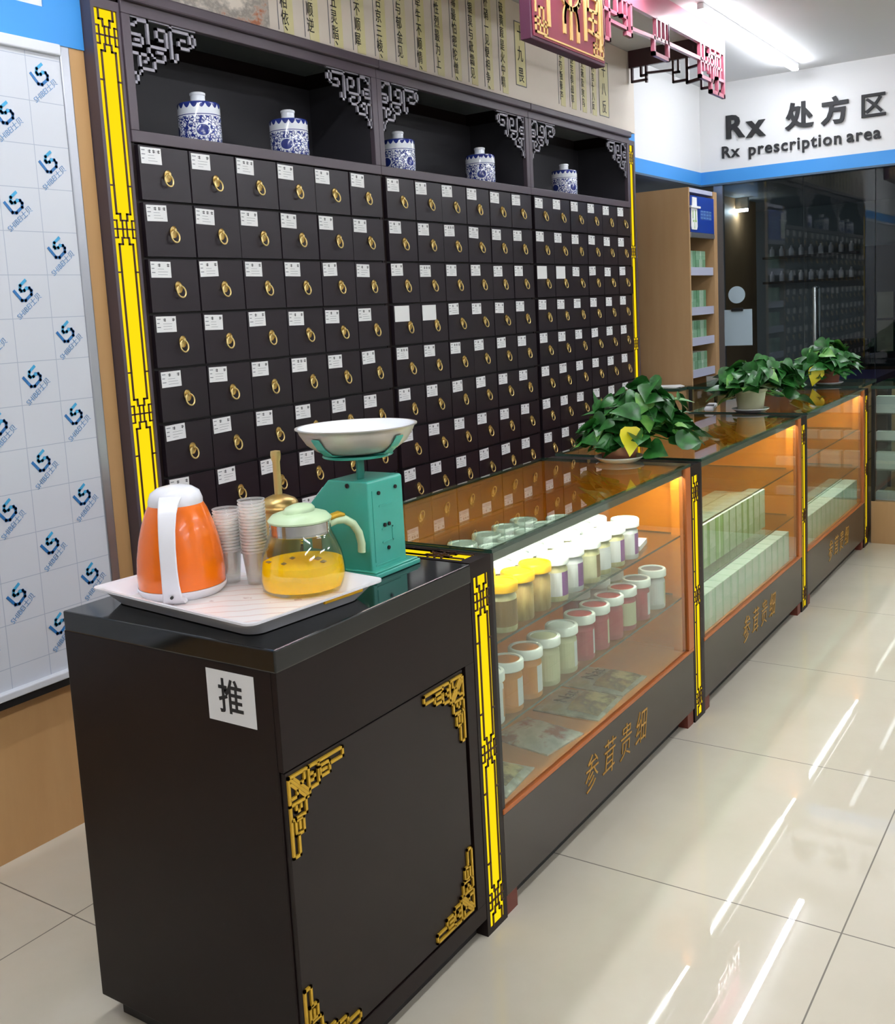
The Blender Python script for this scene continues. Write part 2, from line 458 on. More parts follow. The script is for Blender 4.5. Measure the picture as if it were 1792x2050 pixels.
# ------------------------------------------------------------------ the setting
YF, YC, YW = 1.156, 2.41, 2.45        # counter front, cabinet front, wall plane
ZC = 2.80
struct('floor', MB().box(-3, 12, -5, 3.2, -0.05, 0), ['floor'], 'cream polished floor tiles with thin dark joints', 'floor')
struct('ceiling', MB().box(-3, 12, -5, 3.2, ZC, ZC + 0.05), ['ceil'], 'pale grey white painted ceiling', 'ceiling')
struct('wall_left', MB().box(-3.05, -3, -5, 2.45, 0, ZC), ['white'], 'white wall at the near end of the shop', 'wall')
struct('wall_front', MB().box(-3, 12, -5.05, -5, 0, ZC), ['white'], 'white wall opposite the counter', 'wall')
struct('wall_end', MB().box(12, 12.05, -5, 3.2, 0, ZC), ['white'], 'white wall at the far end of the shop', 'wall')
struct('wall_back', MB().box(-3, 1.938, YW + 0.001, YW + 0.06, 2.175, ZC), ['white'], 'white wall over the film covered board', 'wall')
struct('wall_recess', MB().box(1.9, 7.0, 3.0, 3.05, 0, ZC), ['dark_room'], 'grey wall of the recess behind the drawer cabinet', 'wall')
struct('trim_1', MB().box(-3, 1.938, YW, YW + 0.05, 0, 2.17), ['wainscot'], 'wood laminate wall panelling behind and below the film covered board', 'wall panel')
struct('trim_2', MB().box(-3, 1.938, YW - 0.004, YW, 2.17, 2.262).box(1.818, 1.938, YW - 0.004, YW, 2.262, ZC), ['blue'], 'blue painted border left of the drawer cabinet', 'painted border')
struct('wall_upper', MB().box(5.715, 6.93, YW, 3.0, 2.152, ZC), ['white', ], 'white upper wall right of the calligraphy panel', 'wall')
struct('wall_far', MB().box(6.93, 7.05, 1.0, 3.0, 2.152, ZC), ['white'], 'white upper wall carrying the prescription area lettering', 'wall')
struct('trim_3', MB().box(5.715, 6.926, YW - 0.004, YW, 2.152, 2.235).box(5.715, 5.80, YW - 0.004, YW, 2.235, ZC), ['blue'], 'blue painted border beside the calligraphy panel', 'painted border')
struct('trim_4', MB().box(6.926, 6.93, 1.0, YW - 0.004, 2.152, 2.235), ['blue'], 'blue painted stripe under the prescription area lettering', 'painted border')
struct('trim_5', MB().box(5.715, 6.93, YW - 0.004, 3.0, 2.14, 2.152).box(6.926, 7.05, 1.0, 3.0, 2.14, 2.152), ['under'], 'blue grey underside of the upper walls', 'soffit')
# consultation room behind the tinted glass
struct('wall_room', MB().box(9.5, 9.55, 1.0, 3.0, 0, 2.14).box(7.05, 9.5, 0.98, 1.0, 0, ZC).box(7.05, 9.5, 1.0, 3.0, 2.14, 2.152), ['dark_room'], 'dim grey walls and ceiling of the room behind the tinted glass', 'wall')
struct('trim_6', MB().box(7.06, 8.5, 2.55, 2.60, 0, 2.14), ['beech'], 'beech panelling seen through the left side of the tinted glass', 'wall panel')
struct('window_1', MB().box(6.965, 6.975, 1.78, 2.31, 0.02, 2.14), ['tint'], 'fixed tinted glass pane left of the glass door', 'window')
d1 = struct('door_1', MB().box(6.965, 6.975, 1.34, 1.775, 0.02, 2.14), ['tint'], 'frameless tinted glass door with a long steel pull', 'door')
MB().tube([(6.945, 1.70, 1.42), (6.915, 1.70, 1.42), (6.915, 1.70, 0.55), (6.945, 1.70, 0.55)], 0.012, 10).tube([(6.995, 1.70, 1.42), (7.025, 1.70, 1.42), (7.025, 1.70, 0.55), (6.995, 1.70, 0.55)], 0.012, 10).build('door_handle', 'steel', d1, 40)
struct('window_2', MB().box(6.965, 6.975, 1.0, 1.335, 0.02, 2.14), ['tint'], 'fixed tinted glass pane right of the glass door', 'window')
struct('trim_7', MB().box(6.95, 6.99, 2.31, 2.37, 0, 2.14), ['alu'], 'grey metal jamb at the left end of the tinted glass', 'jamb')

# ------------------------------------------------------------------ ceiling lamps
def lamp(x0, x1, y, label):
    t = thing('ceiling_lamp', label, 'lamp', ((x0 + x1) / 2, y, ZC), 0, 'ceiling strip lamps'); h = (x1 - x0) / 2
    MB().box(-h, h, -0.017, 0.017, -0.030, -0.0005).build('lamp_housing', 'white', t, bev=0.004)
    MB().box(-h + 0.01, h - 0.01, -0.019, 0.019, -0.046, -0.0305).build('diffuser', 'lamp', t, bev=0.006)
    return t
lamp(5.0, 6.72, 1.755, 'white strip lamp on the ceiling over the fretwork valance, nearest the lettered wall')
lamp(2.75, 4.5, 1.755, 'white strip lamp on the ceiling in front of the red signboard')
lamp(0.4, 2.15, 1.755, 'white strip lamp on the ceiling over the near counter')
for i, x in enumerate((-1.2, 1.2, 3.62, 6.03, 8.45)):
    lamp(x, x + 1.75, 0.14, 'white strip lamp over the aisle, %s from the near end of the row' % ORD[i])
for i, x in enumerate((-1.2, 2.4, 6.0)):
    lamp(x, x + 1.75, -1.9, 'white strip lamp on the far side of the aisle, %s from the near end' % ORD[i])
for i, x in enumerate((-1.2, 2.4, 6.0)):
    lamp(x, x + 1.75, -3.7, 'white strip lamp by the opposite wall, %s from the near end' % ORD[i])

# ------------------------------------------------------------------ film covered board
b = thing('film_covered_board', 'white board with protective film printed with blue logos in a metal frame', 'board', (0, 0, 0))
MB().box(-0.5, 1.842, 2.432, 2.448, 0.464, 2.155).build('film_panel', 'film', b)
MB().box(-0.5, 1.842, 2.420, 2.448, 2.135, 2.165).build('top_frame', 'film_frame', b, bev=0.004)
MB().box(1.842, 1.874, 2.428, 2.448, 0.45, 2.165).build('side_frame', 'alu', b, bev=0.004)
MB().box(-0.5, 1.842, 2.41, 2.448, 0.448, 0.468).build('bottom_frame', 'film_frame', b, bev=0.003)
MB().box(-0.5, 1.874, 2.42, 2.449, 0.425, 0.447).build('base_trim', 'black', b)
mark = MB()
mark.cur = 0
c45, s45 = math.cos(math.radians(40)), math.sin(math.radians(40))
for ci, x in enumerate((1.777, 1.660, 1.545, 1.428, 1.31)):
    for k in range(8):
        z = 2.077 - 0.2275 * k - (0.1137 if ci % 2 else 0)
        if z < 0.5: continue
        O = (x, 2.4315, z); U = (c45, 0, s45); V = (-s45, 0, c45); N = (0, -1, 0)
        u = 0.0105
        # monogram: tall L stroke, then an angular S
        mark.bars([(-2.1 * u, 1.7 * u), (-2.1 * u, -1.2 * u), (-1.3 * u, -1.9 * u), (1.0 * u, -1.9 * u), (1.7 * u, -1.2 * u), (1.7 * u, -0.4 * u), (1.1 * u, 0.1 * u)], 0.75 * u, 0.0006, O, U, V, N, 0)
        mark.bars([(2.1 * u, 1.7 * u), (0.2 * u, 1.7 * u), (-0.6 * u, 1.0 * u), (-0.6 * u, 0.6 * u), (0.2 * u, 0.1 * u), (1.1 * u, 0.1 * u)], 0.75 * u, 0.0007, O, U, V, N, 1)
        mark.cur = 2
        tx = (x + 0.012, 2.4312, z - 0.040)
        text_mesh('t', 'SHIBEI士贝', 0.021, tx, U, V, None, 0.0003, sx=0.95, into=mark)
mark.build('printed_logos', ['logo_blue', 'logo_cyan', 'logo_grey'], b)

# ------------------------------------------------------------------ yellow light strips with dark fret
def fret_strip(mb_d, mb_f, W, zlo, zhi, knots, axis='Z', m=0):
    """yellow diffuser of width W with the dark fret drawn on it; local plane y=0, facing -y"""
    mb_d.box(-W / 2, W / 2, 0.0, 0.004, zlo, zhi)
    w = W * 0.075; t = 0.003; kh = W * 0.33
    a = W * 0.33
    bnd = [zhi] + [k for k in knots] + [zlo]
    for s in (-1, 1):
        segs = []
        for i in range(len(bnd) - 1):
            top, bot = bnd[i], bnd[i + 1]
            p = []
            if i > 0: p += [(s * W * 0.16, top - kh), (s * W * 0.16, top - kh * 1.75), (s * a, top - kh * 1.75)]
            else: p += [(s * a, top)]
            if i < len(bnd) - 2: p += [(s * a, bot + kh * 1.75), (s * W * 0.16, bot + kh * 1.75), (s * W * 0.16, bot + kh)]
            else: p += [(s * a, bot)]
            mb_f.bars(p, w, t, (0, -0.0005, 0))
            for zz in ((top - kh * 5) if i > 0 else None, (bot + kh * 5) if i < len(bnd) - 2 else None):
                if zz and zlo < zz < zhi: mb_f.bars([(s * a, zz), (s * W / 2, zz)], w * 0.8, t, (0, -0.0005, 0))
    for k in knots:
        for z in (k - kh, k, k + kh):
            e = W / 2 if z == k else W * 0.16
            mb_f.bars([(-e, z), (e, z)], w * 0.8, t, (0, -0.0006, 0))
        for s in (-1, 1):
            mb_f.bars([(s * W * 0.36, k - kh), (s * W * 0.36, k + kh)], w * 0.8, t, (0, -0.0006, 0))
            mb_f.bars([(s * W * 0.1, k - kh), (s * W * 0.1, k + kh)], w * 0.8, t, (0, -0.0006, 0))
            mb_f.bars([(s * W * 0.36, k + kh), (s * W / 2, k + kh)], w * 0.8, t, (0, -0.0006, 0))
            mb_f.bars([(s * W * 0.36, k - kh), (s * W / 2, k - kh)], w * 0.8, t, (0, -0.0006, 0))
def light_column(x0, x1, xc, W, label):
    t = thing('light_column', label, 'light column', ((x0 + x1) / 2, YC, 0), 0, 'yellow light columns framing the drawer cabinet')
    cx = xc - (x0 + x1) / 2; h = (x1 - x0) / 2
    MB().box(-h, cx - W / 2 - 0.002, -0.004, 0.30, 0, 2.31).box(cx + W / 2 + 0.002, h, -0.004, 0.30, 0, 2.31).box(cx - W / 2 - 0.002, cx + W / 2 + 0.002, 0.004, 0.30, 0, 2.31).box(cx - W / 2 - 0.002, cx + W / 2 + 0.002, -0.004, 0.004, 2.284, 2.31).box(cx - W / 2 - 0.002, cx + W / 2 + 0.002, -0.004, 0.004, 0, 0.05).build('column_frame', 'rail', t)
    dm, fm = MB(), MB()
    fret_strip(dm, fm, W, 0.052, 2.282, [2.212, 1.679, 1.146, 0.613])
    dm.build('light_panel', 'strip', t, loc=(cx, 0, 0)); fm.build('fret', 'fret', t, loc=(cx, 0, 0))
light_column(1.940, 2.038, 1.990, 0.074, 'tall glowing yellow light column with dark fret, left of the drawer cabinet')
light_column(5.612, 5.700, 5.647, 0.060, 'tall glowing yellow light column with dark fret, right end of the drawer cabinet')

# ------------------------------------------------------------------ medicine drawer cabinets
UW, ROWS, RZ0, RP = 1.188, 8, 1.924, 0.1638
DW = (UW - 0.026) / 6
# shared drawer meshes
fr_mb = MB().box(0.0025, DW - 0.0025, -0.014, 0.25, -RP + 0.006, -0.0025)
DRAWER = fr_mb.mesh('drawer', ['drawer'])
ring = MB()
N = 20
ring.lathe([(0.0001, 0.0), (0.013, 0.0), (0.0145, -0.002), (0.0145, -0.003)], 18)
ring.v = [(x * 0.95, -0.0142 + z * 1.2, y * 1.25) for x, y, z in ring.v]
ring.tube([(0.0155 * math.sin(2 * PI * i / N), -0.021 - 0.004 * (1 - math.cos(2 * PI * i / N)) / 2 * 1.5, -0.010 - 0.0175 * (1 - math.cos(2 * PI * i / N)) + 0.014) for i in range(N + 1)], 0.0026, 7, cap=False)
ring.tube([(0, -0.014, 0.006), (0, -0.026, 0.006)], 0.0045, 8)
RING = ring.mesh('ring_pull', ['brass'], 40)
def label_mesh(seed, big=False):
    rg = random.Random(seed); mb = MB()
    w, h = (0.076, 0.047) if not big else (0.098, 0.062)
    mb.box(0, w, -0.0155, -0.0141, -h, 0, 0)
    def glyph(cx, cz, s):
        mb.bars([(cx - s, cz + s * 0.5), (cx + s, cz + s * 0.5)], s * 0.45, 0.0004, (0, -0.0155, 0), m=1)
        mb.bars([(cx - s * 0.9, cz - s * 0.5), (cx + s * 0.9, cz - s * 0.5 + rg.uniform(-.2, .2) * s)], s * 0.45, 0.0004, (0, -0.0155, 0), m=1)
        q = rg.uniform(-.5, .5) * s
        mb.bars([(cx + q, cz + s), (cx + q, cz - s)], s * 0.45, 0.0004, (0, -0.0155, 0), m=1)
    if not big:
        n = rg.choice((2, 2, 3))
        for i in range(n): glyph(0.030 + 0.034 * i / (n - 1) + 0.002, -0.0105, 0.0042)
        for i in range(3):
            z = -0.008 - 0.012 * i
            mb.bars([(0.004, z), (0.004 + rg.uniform(0.006, 0.014), z)], 0.0022, 0.0003, (0, -0.0155, 0), m=2)
        for i in range(3):
            z = -0.022 - 0.008 * i
            mb.bars([(0.026, z), (0.026 + rg.uniform(0.02, 0.042), z)], 0.0009, 0.0003, (0, -0.0155, 0), m=2)
    return mb.mesh('paper_label', ['paper', 'ink', 'grey_ink'])
LABELS = [label_mesh(40 + i) for i in range(7)]
LABEL_BIG = label_mesh(3, True)
# corner fretwork of the open niches
FRP = [[(.27, 0), (.27, .45), (.55, .45), (.55, .13), (.40, .13), (.40, .31), (.48, .31)], [(.62, 0), (.62, .62), (.70, .62), (.70, .50)],
       [(.62, .08), (.92, .08), (.92, .36), (.74, .36), (.74, .22), (.83, .22)], [(.92, .28), (1.0, .28), (1.0, .10), (.96, .10)],
       [(0, .15), (.1, .15), (.1, .05), (.27, .05)], [(0, .30), (.18, .30), (.18, .48), (0, .48)], [(.08, .39), (.12, .39)],
       [(.27, .45), (.27, .60), (.34, .60), (.34, .86), (.12, .86), (.12, .62), (.24, .62), (.24, .74), (.19, .74)], [(.34, .68), (.5, .68), (.5, .53), (.40, .53)],
       [(0, .62), (.12, .62)], [(0, .96), (.13, .96), (.13, .86)], [(0, 1.12), (.07, 1.12), (.07, .96)], [(0, .0), (.62, 0), (1.0, 0)], [(0, 0), (0, 1.12)]]
def cabinet(x0, ui, label):
    t = thing('medicine_cabinet', label, 'cabinet', (x0, YC, 0), 0, 'dark medicine drawer cabinets')
    st = 0.013
    zb = RZ0 - RP * ROWS
    MB().box(0, st, 0, 0.35, 0, 2.345).box(UW - st, UW, 0, 0.35, 0, 2.345).box(st, UW - st, 0.33, 0.35, 0, 2.345).box(st, UW - st, 0.0, 0.32, zb - 0.03, zb).build('carcass', 'lacquer', t)
    MB().box(st, UW - st, 0.003, 0.02, zb, RZ0).build('drawer_frame', 'lacquer_in', t)
    MB().box(0, UW, -0.010, 0.33, RZ0 + 0.004, 1.962).build('niche_shelf', 'rail', t, bev=0.002)
    MB().box(st, UW - st, 0.30, 0.325, 1.962, 2.285).box(st, 0.03, 0.012, 0.30, 1.962, 2.285).box(UW - 0.03, UW - st, 0.012, 0.30, 1.962, 2.285).build('niche_lining', 'niche', t)
    MB().box(0, 0.030, -0.010, 0.012, 1.962, 2.285).box(UW - 0.030, UW, -0.010, 0.012, 1.962, 2.285).box(0, UW, -0.010, 0.012, 2.285, 2.352).build('niche_frame', 'rail', t, bev=0.002)
    MB().box(0, UW, -0.028, -0.0105, 2.318, 2.352).build('crown_moulding', 'rail', t, bev=0.006)
    for s in (0, 1):
        mb = MB(); O = (0.030, 0.004, 2.285) if s == 0 else (UW - 0.030, 0.004, 2.285)
        sg = 1 if s == 0 else -1
        for p in FRP: mb.bars([(sg * u * 0.25, -v * 0.165) for u, v in p], 0.0085, 0.008, O)
        mb.build('corner_fretwork', 'silver', t)
    for s in (0, 1):
        q = MB().box(st + s * (UW / 2 - st) + 0.003, UW / 2 + s * (UW / 2 - st) - 0.003, -0.012, 0.012, 0.06, zb - 0.035).build('lower_door', 'drawer', t, bev=0.002)
        MB().tube([(UW / 2 + (s * 2 - 1) * 0.04, -0.014, 0.36), (UW / 2 + (s * 2 - 1) * 0.04, -0.030, 0.36)], 0.009, 10).build('door_knob', 'brass', q, 40)
    rg = random.Random(70 + ui)
    for rr in range(ROWS):
        for c in range(6):
            dx = 0.0
            q = link('drawer', DRAWER, t, (st + c * DW, rg.uniform(-0.001, 0.0025), RZ0 - rr * RP))
            big = (ui == 1 and rr == 3 and c < 2) or (ui == 2 and rr == 2 and c < 2)
            l = link('paper_label', LABEL_BIG if big else rg.choice(LABELS), q, (0.007 + rg.uniform(-.002, .004), 0, -0.007 + rg.uniform(-.003, .002)))
            if big: part_label(l, 'larger blank white label')
            elif not big: l.rotation_euler.y = rg.uniform(-0.03, 0.03)
            p = link('ring_pull', RING, q, (DW * 0.545 + rg.uniform(-.003, .003), 0, -RP * 0.52)); p.rotation_euler.y = rg.uniform(-0.25, 0.25)
    return t
cabinet(2.040, 0, 'dark drawer cabinet next to the film covered board, two porcelain jars in its niche')
cabinet(3.230, 1, 'dark wooden medicine drawer cabinet in the middle, between the other two')
cabinet(4.420, 2, 'dark wooden medicine drawer cabinet at the far right end, one porcelain jar in its niche')

# ------------------------------------------------------------------ porcelain jars
JP = [(0.0001, 0.0), (0.060, 0.0), (0.066, 0.004), (0.068, 0.02), (0.068, 0.148), (0.065, 0.155), (0.056, 0.159), (0.028, 0.162), (0.0235, 0.168), (0.0235, 0.186), (0.0255, 0.189), (0.0255, 0.196), (0.022, 0.199), (0.019, 0.197), (0.019, 0.170), (0.0001, 0.168)]
JP = [(q, z * 0.84) for q, z in JP]
jar0 = tag(MB().lathe(JP, 48).build('porcelain_jar', 'porcelain', None, 35), 'x', 'jar')
jl = ['blue and white porcelain jar nearest the film covered board, leftmost of the five', 'blue and white porcelain jar in the left niche, second from the left',
      'blue and white porcelain jar at the left side of the middle niche', 'blue and white porcelain jar at the right side of the middle niche', 'blue and white porcelain jar alone in the right niche']
for i, (x, a) in enumerate(((2.402, 0.62), (2.827, 1.0), (3.486, 1.75), (4.124, 0.95), (4.973, 1.9))):
    o = jar0 if i == 0 else dup(jar0)
    o.location = (x, 2.50, 1.9625); o.rotation_euler.z = -a; o['label'] = jl[i]; o['group'] = 'porcelain jars in the cabinet niches'

# ------------------------------------------------------------------ calligraphy panel
t = thing('calligraphy_panel', 'long beige panel with columns of black Chinese calligraphy above the drawer cabinet', 'panel', (0, 0, 0))
MB().box(1.945, 5.708, 2.405, 2.43, 2.354, 2.797).build('paper_backing', 'scroll', t)
pw = MB(); 
for i in range(12):
    x0 = 2.06 + i * 0.05
    pw.box(x0, x0 + 0.0501, 2.4025, 2.4045, 2.358, 2.50 + 0.05 * math.sin(i * 1.3))
pw.build('ink_painting', 'wash', t)
wt = MB(); wt.cur = 0
cols = ['硫黄原是火中精', '朴硝一见便相争', '水银莫与砒霜见', '狼毒最怕密陀僧', '巴豆性烈最为上', '偏与牵牛不顺情', '丁香莫与郁金见', '牙硝难合京三棱', '川乌草乌不顺犀', '人参最怕五灵脂', '大凡修合看顺逆', '炮爁炙煿莫相依']
cols2 = ['本草明言十八反', '半蒌贝蔹及攻乌', '藻戟遂芫俱战草', '诸参辛芍叛藜芦']
rg = random.Random(5)
def column(x, z0, s, size, pitch, strip=True):
    n = len(s)
    for i, ch in enumerate(s):
        text_mesh('t', ch, size, (x + rg.uniform(-.002, .002), 2.4025, z0 + (n - 1 - i) * pitch), (1, 0, 0), (0, 0, 1), None, 0.0004, sx=0.72, shear=-0.05, into=wt)
    if strip:
        MB().box(x - 0.006, x + 0.044, 2.4032, 2.4045, z0 - 0.045, 2.79).build('yellow_strip', 'scroll_strip', t)
        MB().box(x - 0.032, x - 0.030, 2.4030, 2.4045, z0 - 0.04, 2.79).build('column_line', 'grey_ink', t)
for i, s in enumerate(cols):
    column(4.205 - 0.1335 * i, 2.415 - 0.001 * i, s, 0.052, 0.054)
    if i % 2: text_mesh('t', '、', 0.05, (4.225 - 0.1335 * i, 2.4025, 2.385), (1, 0, 0), (0, 0, 1), None, 0.0004, into=wt)
for i, s in enumerate(cols2): column(5.155 - 0.123 * i, 2.435, s, 0.047, 0.049)
for xa, xb, za, zb, s in ((4.325, 4.422, 2.425, 2.71, '十九畏'), (5.235, 5.352, 2.40, 2.685, '十八反')):
    MB().box(xa, xb, 2.4036, 2.4045, za, zb).build('yellow_strip', 'scroll_strip', t)
    MB().bars([(xa, za), (xb, za), (xb, zb), (xa, zb), (xa, za)], 0.004, 0.001, (0, 2.4038, 0)).build('title_border', 'grey_ink', t)
    column((xa + xb) / 2, za + 0.045, s, 0.074, 0.094, False)
wt.build('calligraphy', 'ink', t)

# ------------------------------------------------------------------ red signboard and fretwork valance
t = thing('fretwork_valance', 'red lacquered canopy valance with hanging fretwork below the ceiling', 'valance', (0, 0, 0))
YV = 1.852
MB().box(1.95, 5.655, YV, YV + 0.02, 2.682, 2.7995).build('fascia', 'pink', t)
mb = MB()
def vf(pts, w=0.014): mb.bars(pts, w, 0.018, (0, YV + 0.018, 0))
for sh in (0, -1.55, -3.1):
    X = lambda x: x + sh
    def g(pts, w=0.014):
        if min(p[0] for p in pts) + sh > 1.95: vf([(X(a), c) for a, c in pts], w)
    g([(4.10, 2.68), (4.10, 2.495), (4.162, 2.495), (4.162, 2.68)], 0.016)
    g([(4.10, 2.615), (4.245, 2.615), (4.245, 2.68)])
    g([(4.162, 2.575), (4.345, 2.575), (4.345, 2.68)])
    g([(4.30, 2.68), (4.30, 2.62), (4.345, 2.62)]); g([(4.395, 2.68), (4.395, 2.555), (4.345, 2.555)], 0.018)
    g([(4.395, 2.585), (4.815, 2.60)], 0.016)
    for a in (4.69, 4.74, 4.79, 4.835): g([(a, 2.68), (a, 2.60)], 0.014)
    g([(4.66, 2.60), (4.66, 2.525), (4.835, 2.525), (4.835, 2.68)], 0.018)
    g([(4.835, 2.60), (5.30, 2.605)], 0.018)
    for a in (5.33, 5.42, 5.50, 5.58): g([(a, 2.68), (a, 2.56)], 0.016)
    g([(5.28, 2.68), (5.28, 2.52), (5.47, 2.52), (5.47, 2.64), (5.38, 2.64), (5.38, 2.57)], 0.018)
    g([(5.30, 2.60), (5.60, 2.60)], 0.014); g([(5.42, 2.66), (5.58, 2.66)], 0.012)
    g([(5.53, 2.64), (5.53, 2.545), (5.63, 2.545)], 0.016)
    g([(5.44, 2.52), (5.44, 2.467), (5.642, 2.467), (5.642, 2.68)], 0.02); g([(5.54, 2.545), (5.54, 2.467)], 0.016)
mb.build('hanging_fretwork', 'pink', t)
MB().box(5.632, 5.655, YV + 0.021, 2.400, 2.705, 2.7995).build('return_beam', 'red_shaded', t)
mb = MB()
def rf(pts, w=0.012): mb.bars(pts, w, 0.018, (5.637, 0, 0), (0, 1, 0), (0, 0, 1), (1, 0, 0))
rf([(2.385, 2.70), (2.385, 2.63), (2.30, 2.63)]); rf([(2.33, 2.70), (2.33, 2.655), (2.30, 2.655)]); rf([(2.30, 2.70), (2.30, 2.62)])
rf([(2.30, 2.665), (2.14, 2.655)]); rf([(2.14, 2.70), (2.14, 2.59), (2.06, 2.59)]); rf([(2.11, 2.70), (2.11, 2.64), (2.14, 2.64)])
rf([(2.06, 2.70), (2.06, 2.575), (1.98, 2.585)], 0.016); rf([(2.06, 2.65), (1.98, 2.66)]); rf([(1.93, 2.70), (1.93, 2.50), (1.875, 2.50)]); rf([(1.98, 2.66), (1.98, 2.53), (1.93, 2.53)])
mb.build('return_fretwork', 'red_shaded', t)

t = thing('signboard', 'maroon signboard with raised gold characters hanging in front of the valance', 'sign', (0, 1.80, 0))
SX0, SX1, SZ0, SZ1 = 3.362, 3.985, 2.345, 2.79
MB().box(SX0, SX1, 0, 0.045, SZ0, SZ1, 0).build('board', 'sign_edge', t, bev=0.003)
MB().box(SX0 + 0.012, SX1 - 0.012, -0.004, -0.0005, SZ0 + 0.012, SZ1 - 0.012).build('face_panel', 'sign', t)
gb = MB()
def gbars(p, w=0.01): gb.bars(p, w, 0.004, (0, -0.004, 0))
e = 0.03
gbars([(SX0 + e, SZ0 + 0.10), (SX0 + e, SZ1 - e), (SX1 - e, SZ1 - e), (SX1 - e, SZ0 + e + 0.03)], 0.008); gbars([(SX0 + 0.09, SZ0 + 0.022), (SX1 - 0.03, SZ0 + 0.022)], 0.006)
for s, X0 in ((1, SX0 + 0.028), (-1, SX1 - 0.028)):
    def q(p, w=0.008): gbars([(X0 + s * a, SZ0 + 0.028 + c) for a, c in p], w)
    q([(0, 0), (0, .05), (.03, .05)]); q([(0, 0), (.085, 0), (.085, .045), (.055, .045)]); q([(.03, .01), (.03, .09), (.06, .09), (.06, .01)]); q([(0, .028), (.085, .028)])
gb.build('gold_border', 'cream_gold', t)
gm = MB()
def st(p, w=0.017): gm.bars(p, w, 0.007, (0, -0.004, 0))
def arc(cx, cz, a, bb, t0, t1, n=10): return [(cx + a * math.cos(math.radians(t0 + (t1 - t0) * i / n)), cz + bb * math.sin(math.radians(t0 + (t1 - t0) * i / n))) for i in range(n + 1)]
cx = 3.490   # the left character
st([(cx, 2.415), (cx, 2.76)]); st(arc(cx, 2.62, 0.075, 0.05, 0, 360, 20), 0.014)
cx = 3.67  # the middle character
st(arc(cx, 2.57, 0.08, 0.065, 180, 360)); st([(cx - 0.08, 2.57), (cx - 0.08, 2.66)]); st([(cx + 0.08, 2.57), (cx + 0.08, 2.66)])
for dx in (-0.05, 0, 0.05): st(arc(cx + dx, 2.60, 0.02, 0.025, 0, 360, 12), 0.010); st(arc(cx + dx, 2.655, 0.02, 0.025, 0, 360, 12), 0.010)
st([(cx, 2.40), (cx, 2.585)]); st(arc(cx - 0.03, 2.45, 0.025, 0.06, 90, 180) + [(cx - 0.055, 2.415)]); st(arc(cx + 0.03, 2.44, 0.03, 0.07, 90, 0) + [(cx + 0.06, 2.40)])
st([(cx - 0.07, 2.71), (cx + 0.07, 2.71)]); st([(cx - 0.035, 2.69), (cx - 0.035, 2.75)], 0.012); st([(cx + 0.035, 2.69), (cx + 0.035, 2.75)], 0.012)
cx = 3.862   # the right character
st([(cx - 0.065, 2.42), (cx - 0.065, 2.62)]); st([(cx + 0.065, 2.40), (cx + 0.065, 2.62)]); st(arc(cx, 2.60, 0.065, 0.05, 0, 180))
st([(cx - 0.04, 2.455), (cx + 0.055, 2.445)], 0.012); st([(cx, 2.45), (cx, 2.53)], 0.012); st([(cx - 0.03, 2.50), (cx + 0.03, 2.50)], 0.012); st([(cx - 0.04, 2.535), (cx + 0.04, 2.535), (cx + 0.04, 2.585), (cx - 0.04, 2.585), (cx - 0.04, 2.535)], 0.011)
for dx in (-0.04, 0, 0.04): st([(cx + dx, 2.68), (cx + dx * 0.8, 2.73)], 0.012)
gm.build('gold_characters', 'cream_gold', t)

# ------------------------------------------------------------------ wall lettering
t = thing('wall_lettering', 'dark raised lettering naming the prescription area on the white upper wall', 'lettering', (6.93, 0, 0))
U, V = (0, -1, 0), (0, 0, 1)
for s, y, z, sz, bd in (('R', 2.215, 2.50, 0.20, 0.007), ('x', 2.07, 2.49, 0.20, 0.007), ('处', 1.79, 2.505, 0.170, 0.006), ('方', 1.57, 2.505, 0.170, 0.006), ('区', 1.345, 2.505, 0.158, 0.003)):
    me = text_mesh('large_letter', s, sz, (-0.008, y, z), U, V, 'ink', 0.007, bold=bd); link('large_letter', me, t)
for w_, y_ in (('Rx', 2.243), ('prescription', 1.825), ('area', 1.40)): link('small_lettering', text_mesh('small_lettering', w_, 0.108, (-0.006, y_, 2.345 if 'p' not in w_ else 2.343), U, V, 'ink', 0.005, bold=0.0018, spacing=1.13, sx=0.975), t)

# ------------------------------------------------------------------ near counter
t = thing('counter', 'dark lacquered counter with black stone top and gold corner ornaments at the near end', 'counter', (1.18, YF, 0))
CW, CD = 0.603, 0.56
MB().box(0, CW, 0.012, CD, 0.045, 0.820).build('body', 'lacquer', t, bev=0.002)
MB().box(0.025, CW, 0.03, CD - 0.03, 0, 0.044).build('plinth', 'lacquer_in', t)
MB().box(-0.004, CW, -0.004, CD - 0.008, 0.8205, 0.861).build('stone_top', 'granite', t, bev=0.003)
MB().box(0.0, CW, 0.0, 0.0115, 0.645, 0.820).box(CW - 0.035, CW, 0.0, 0.0115, 0.085, 0.645).box(0.0, CW, 0.0, 0.0115, 0.045, 0.085).build('front_frame', 'lacquer', t, bev=0.001)
dr = MB().box(0.004, CW - 0.046, 0.001, 0.0118, 0.09, 0.642).build('front_panel', 'panel', t, bev=0.0015)
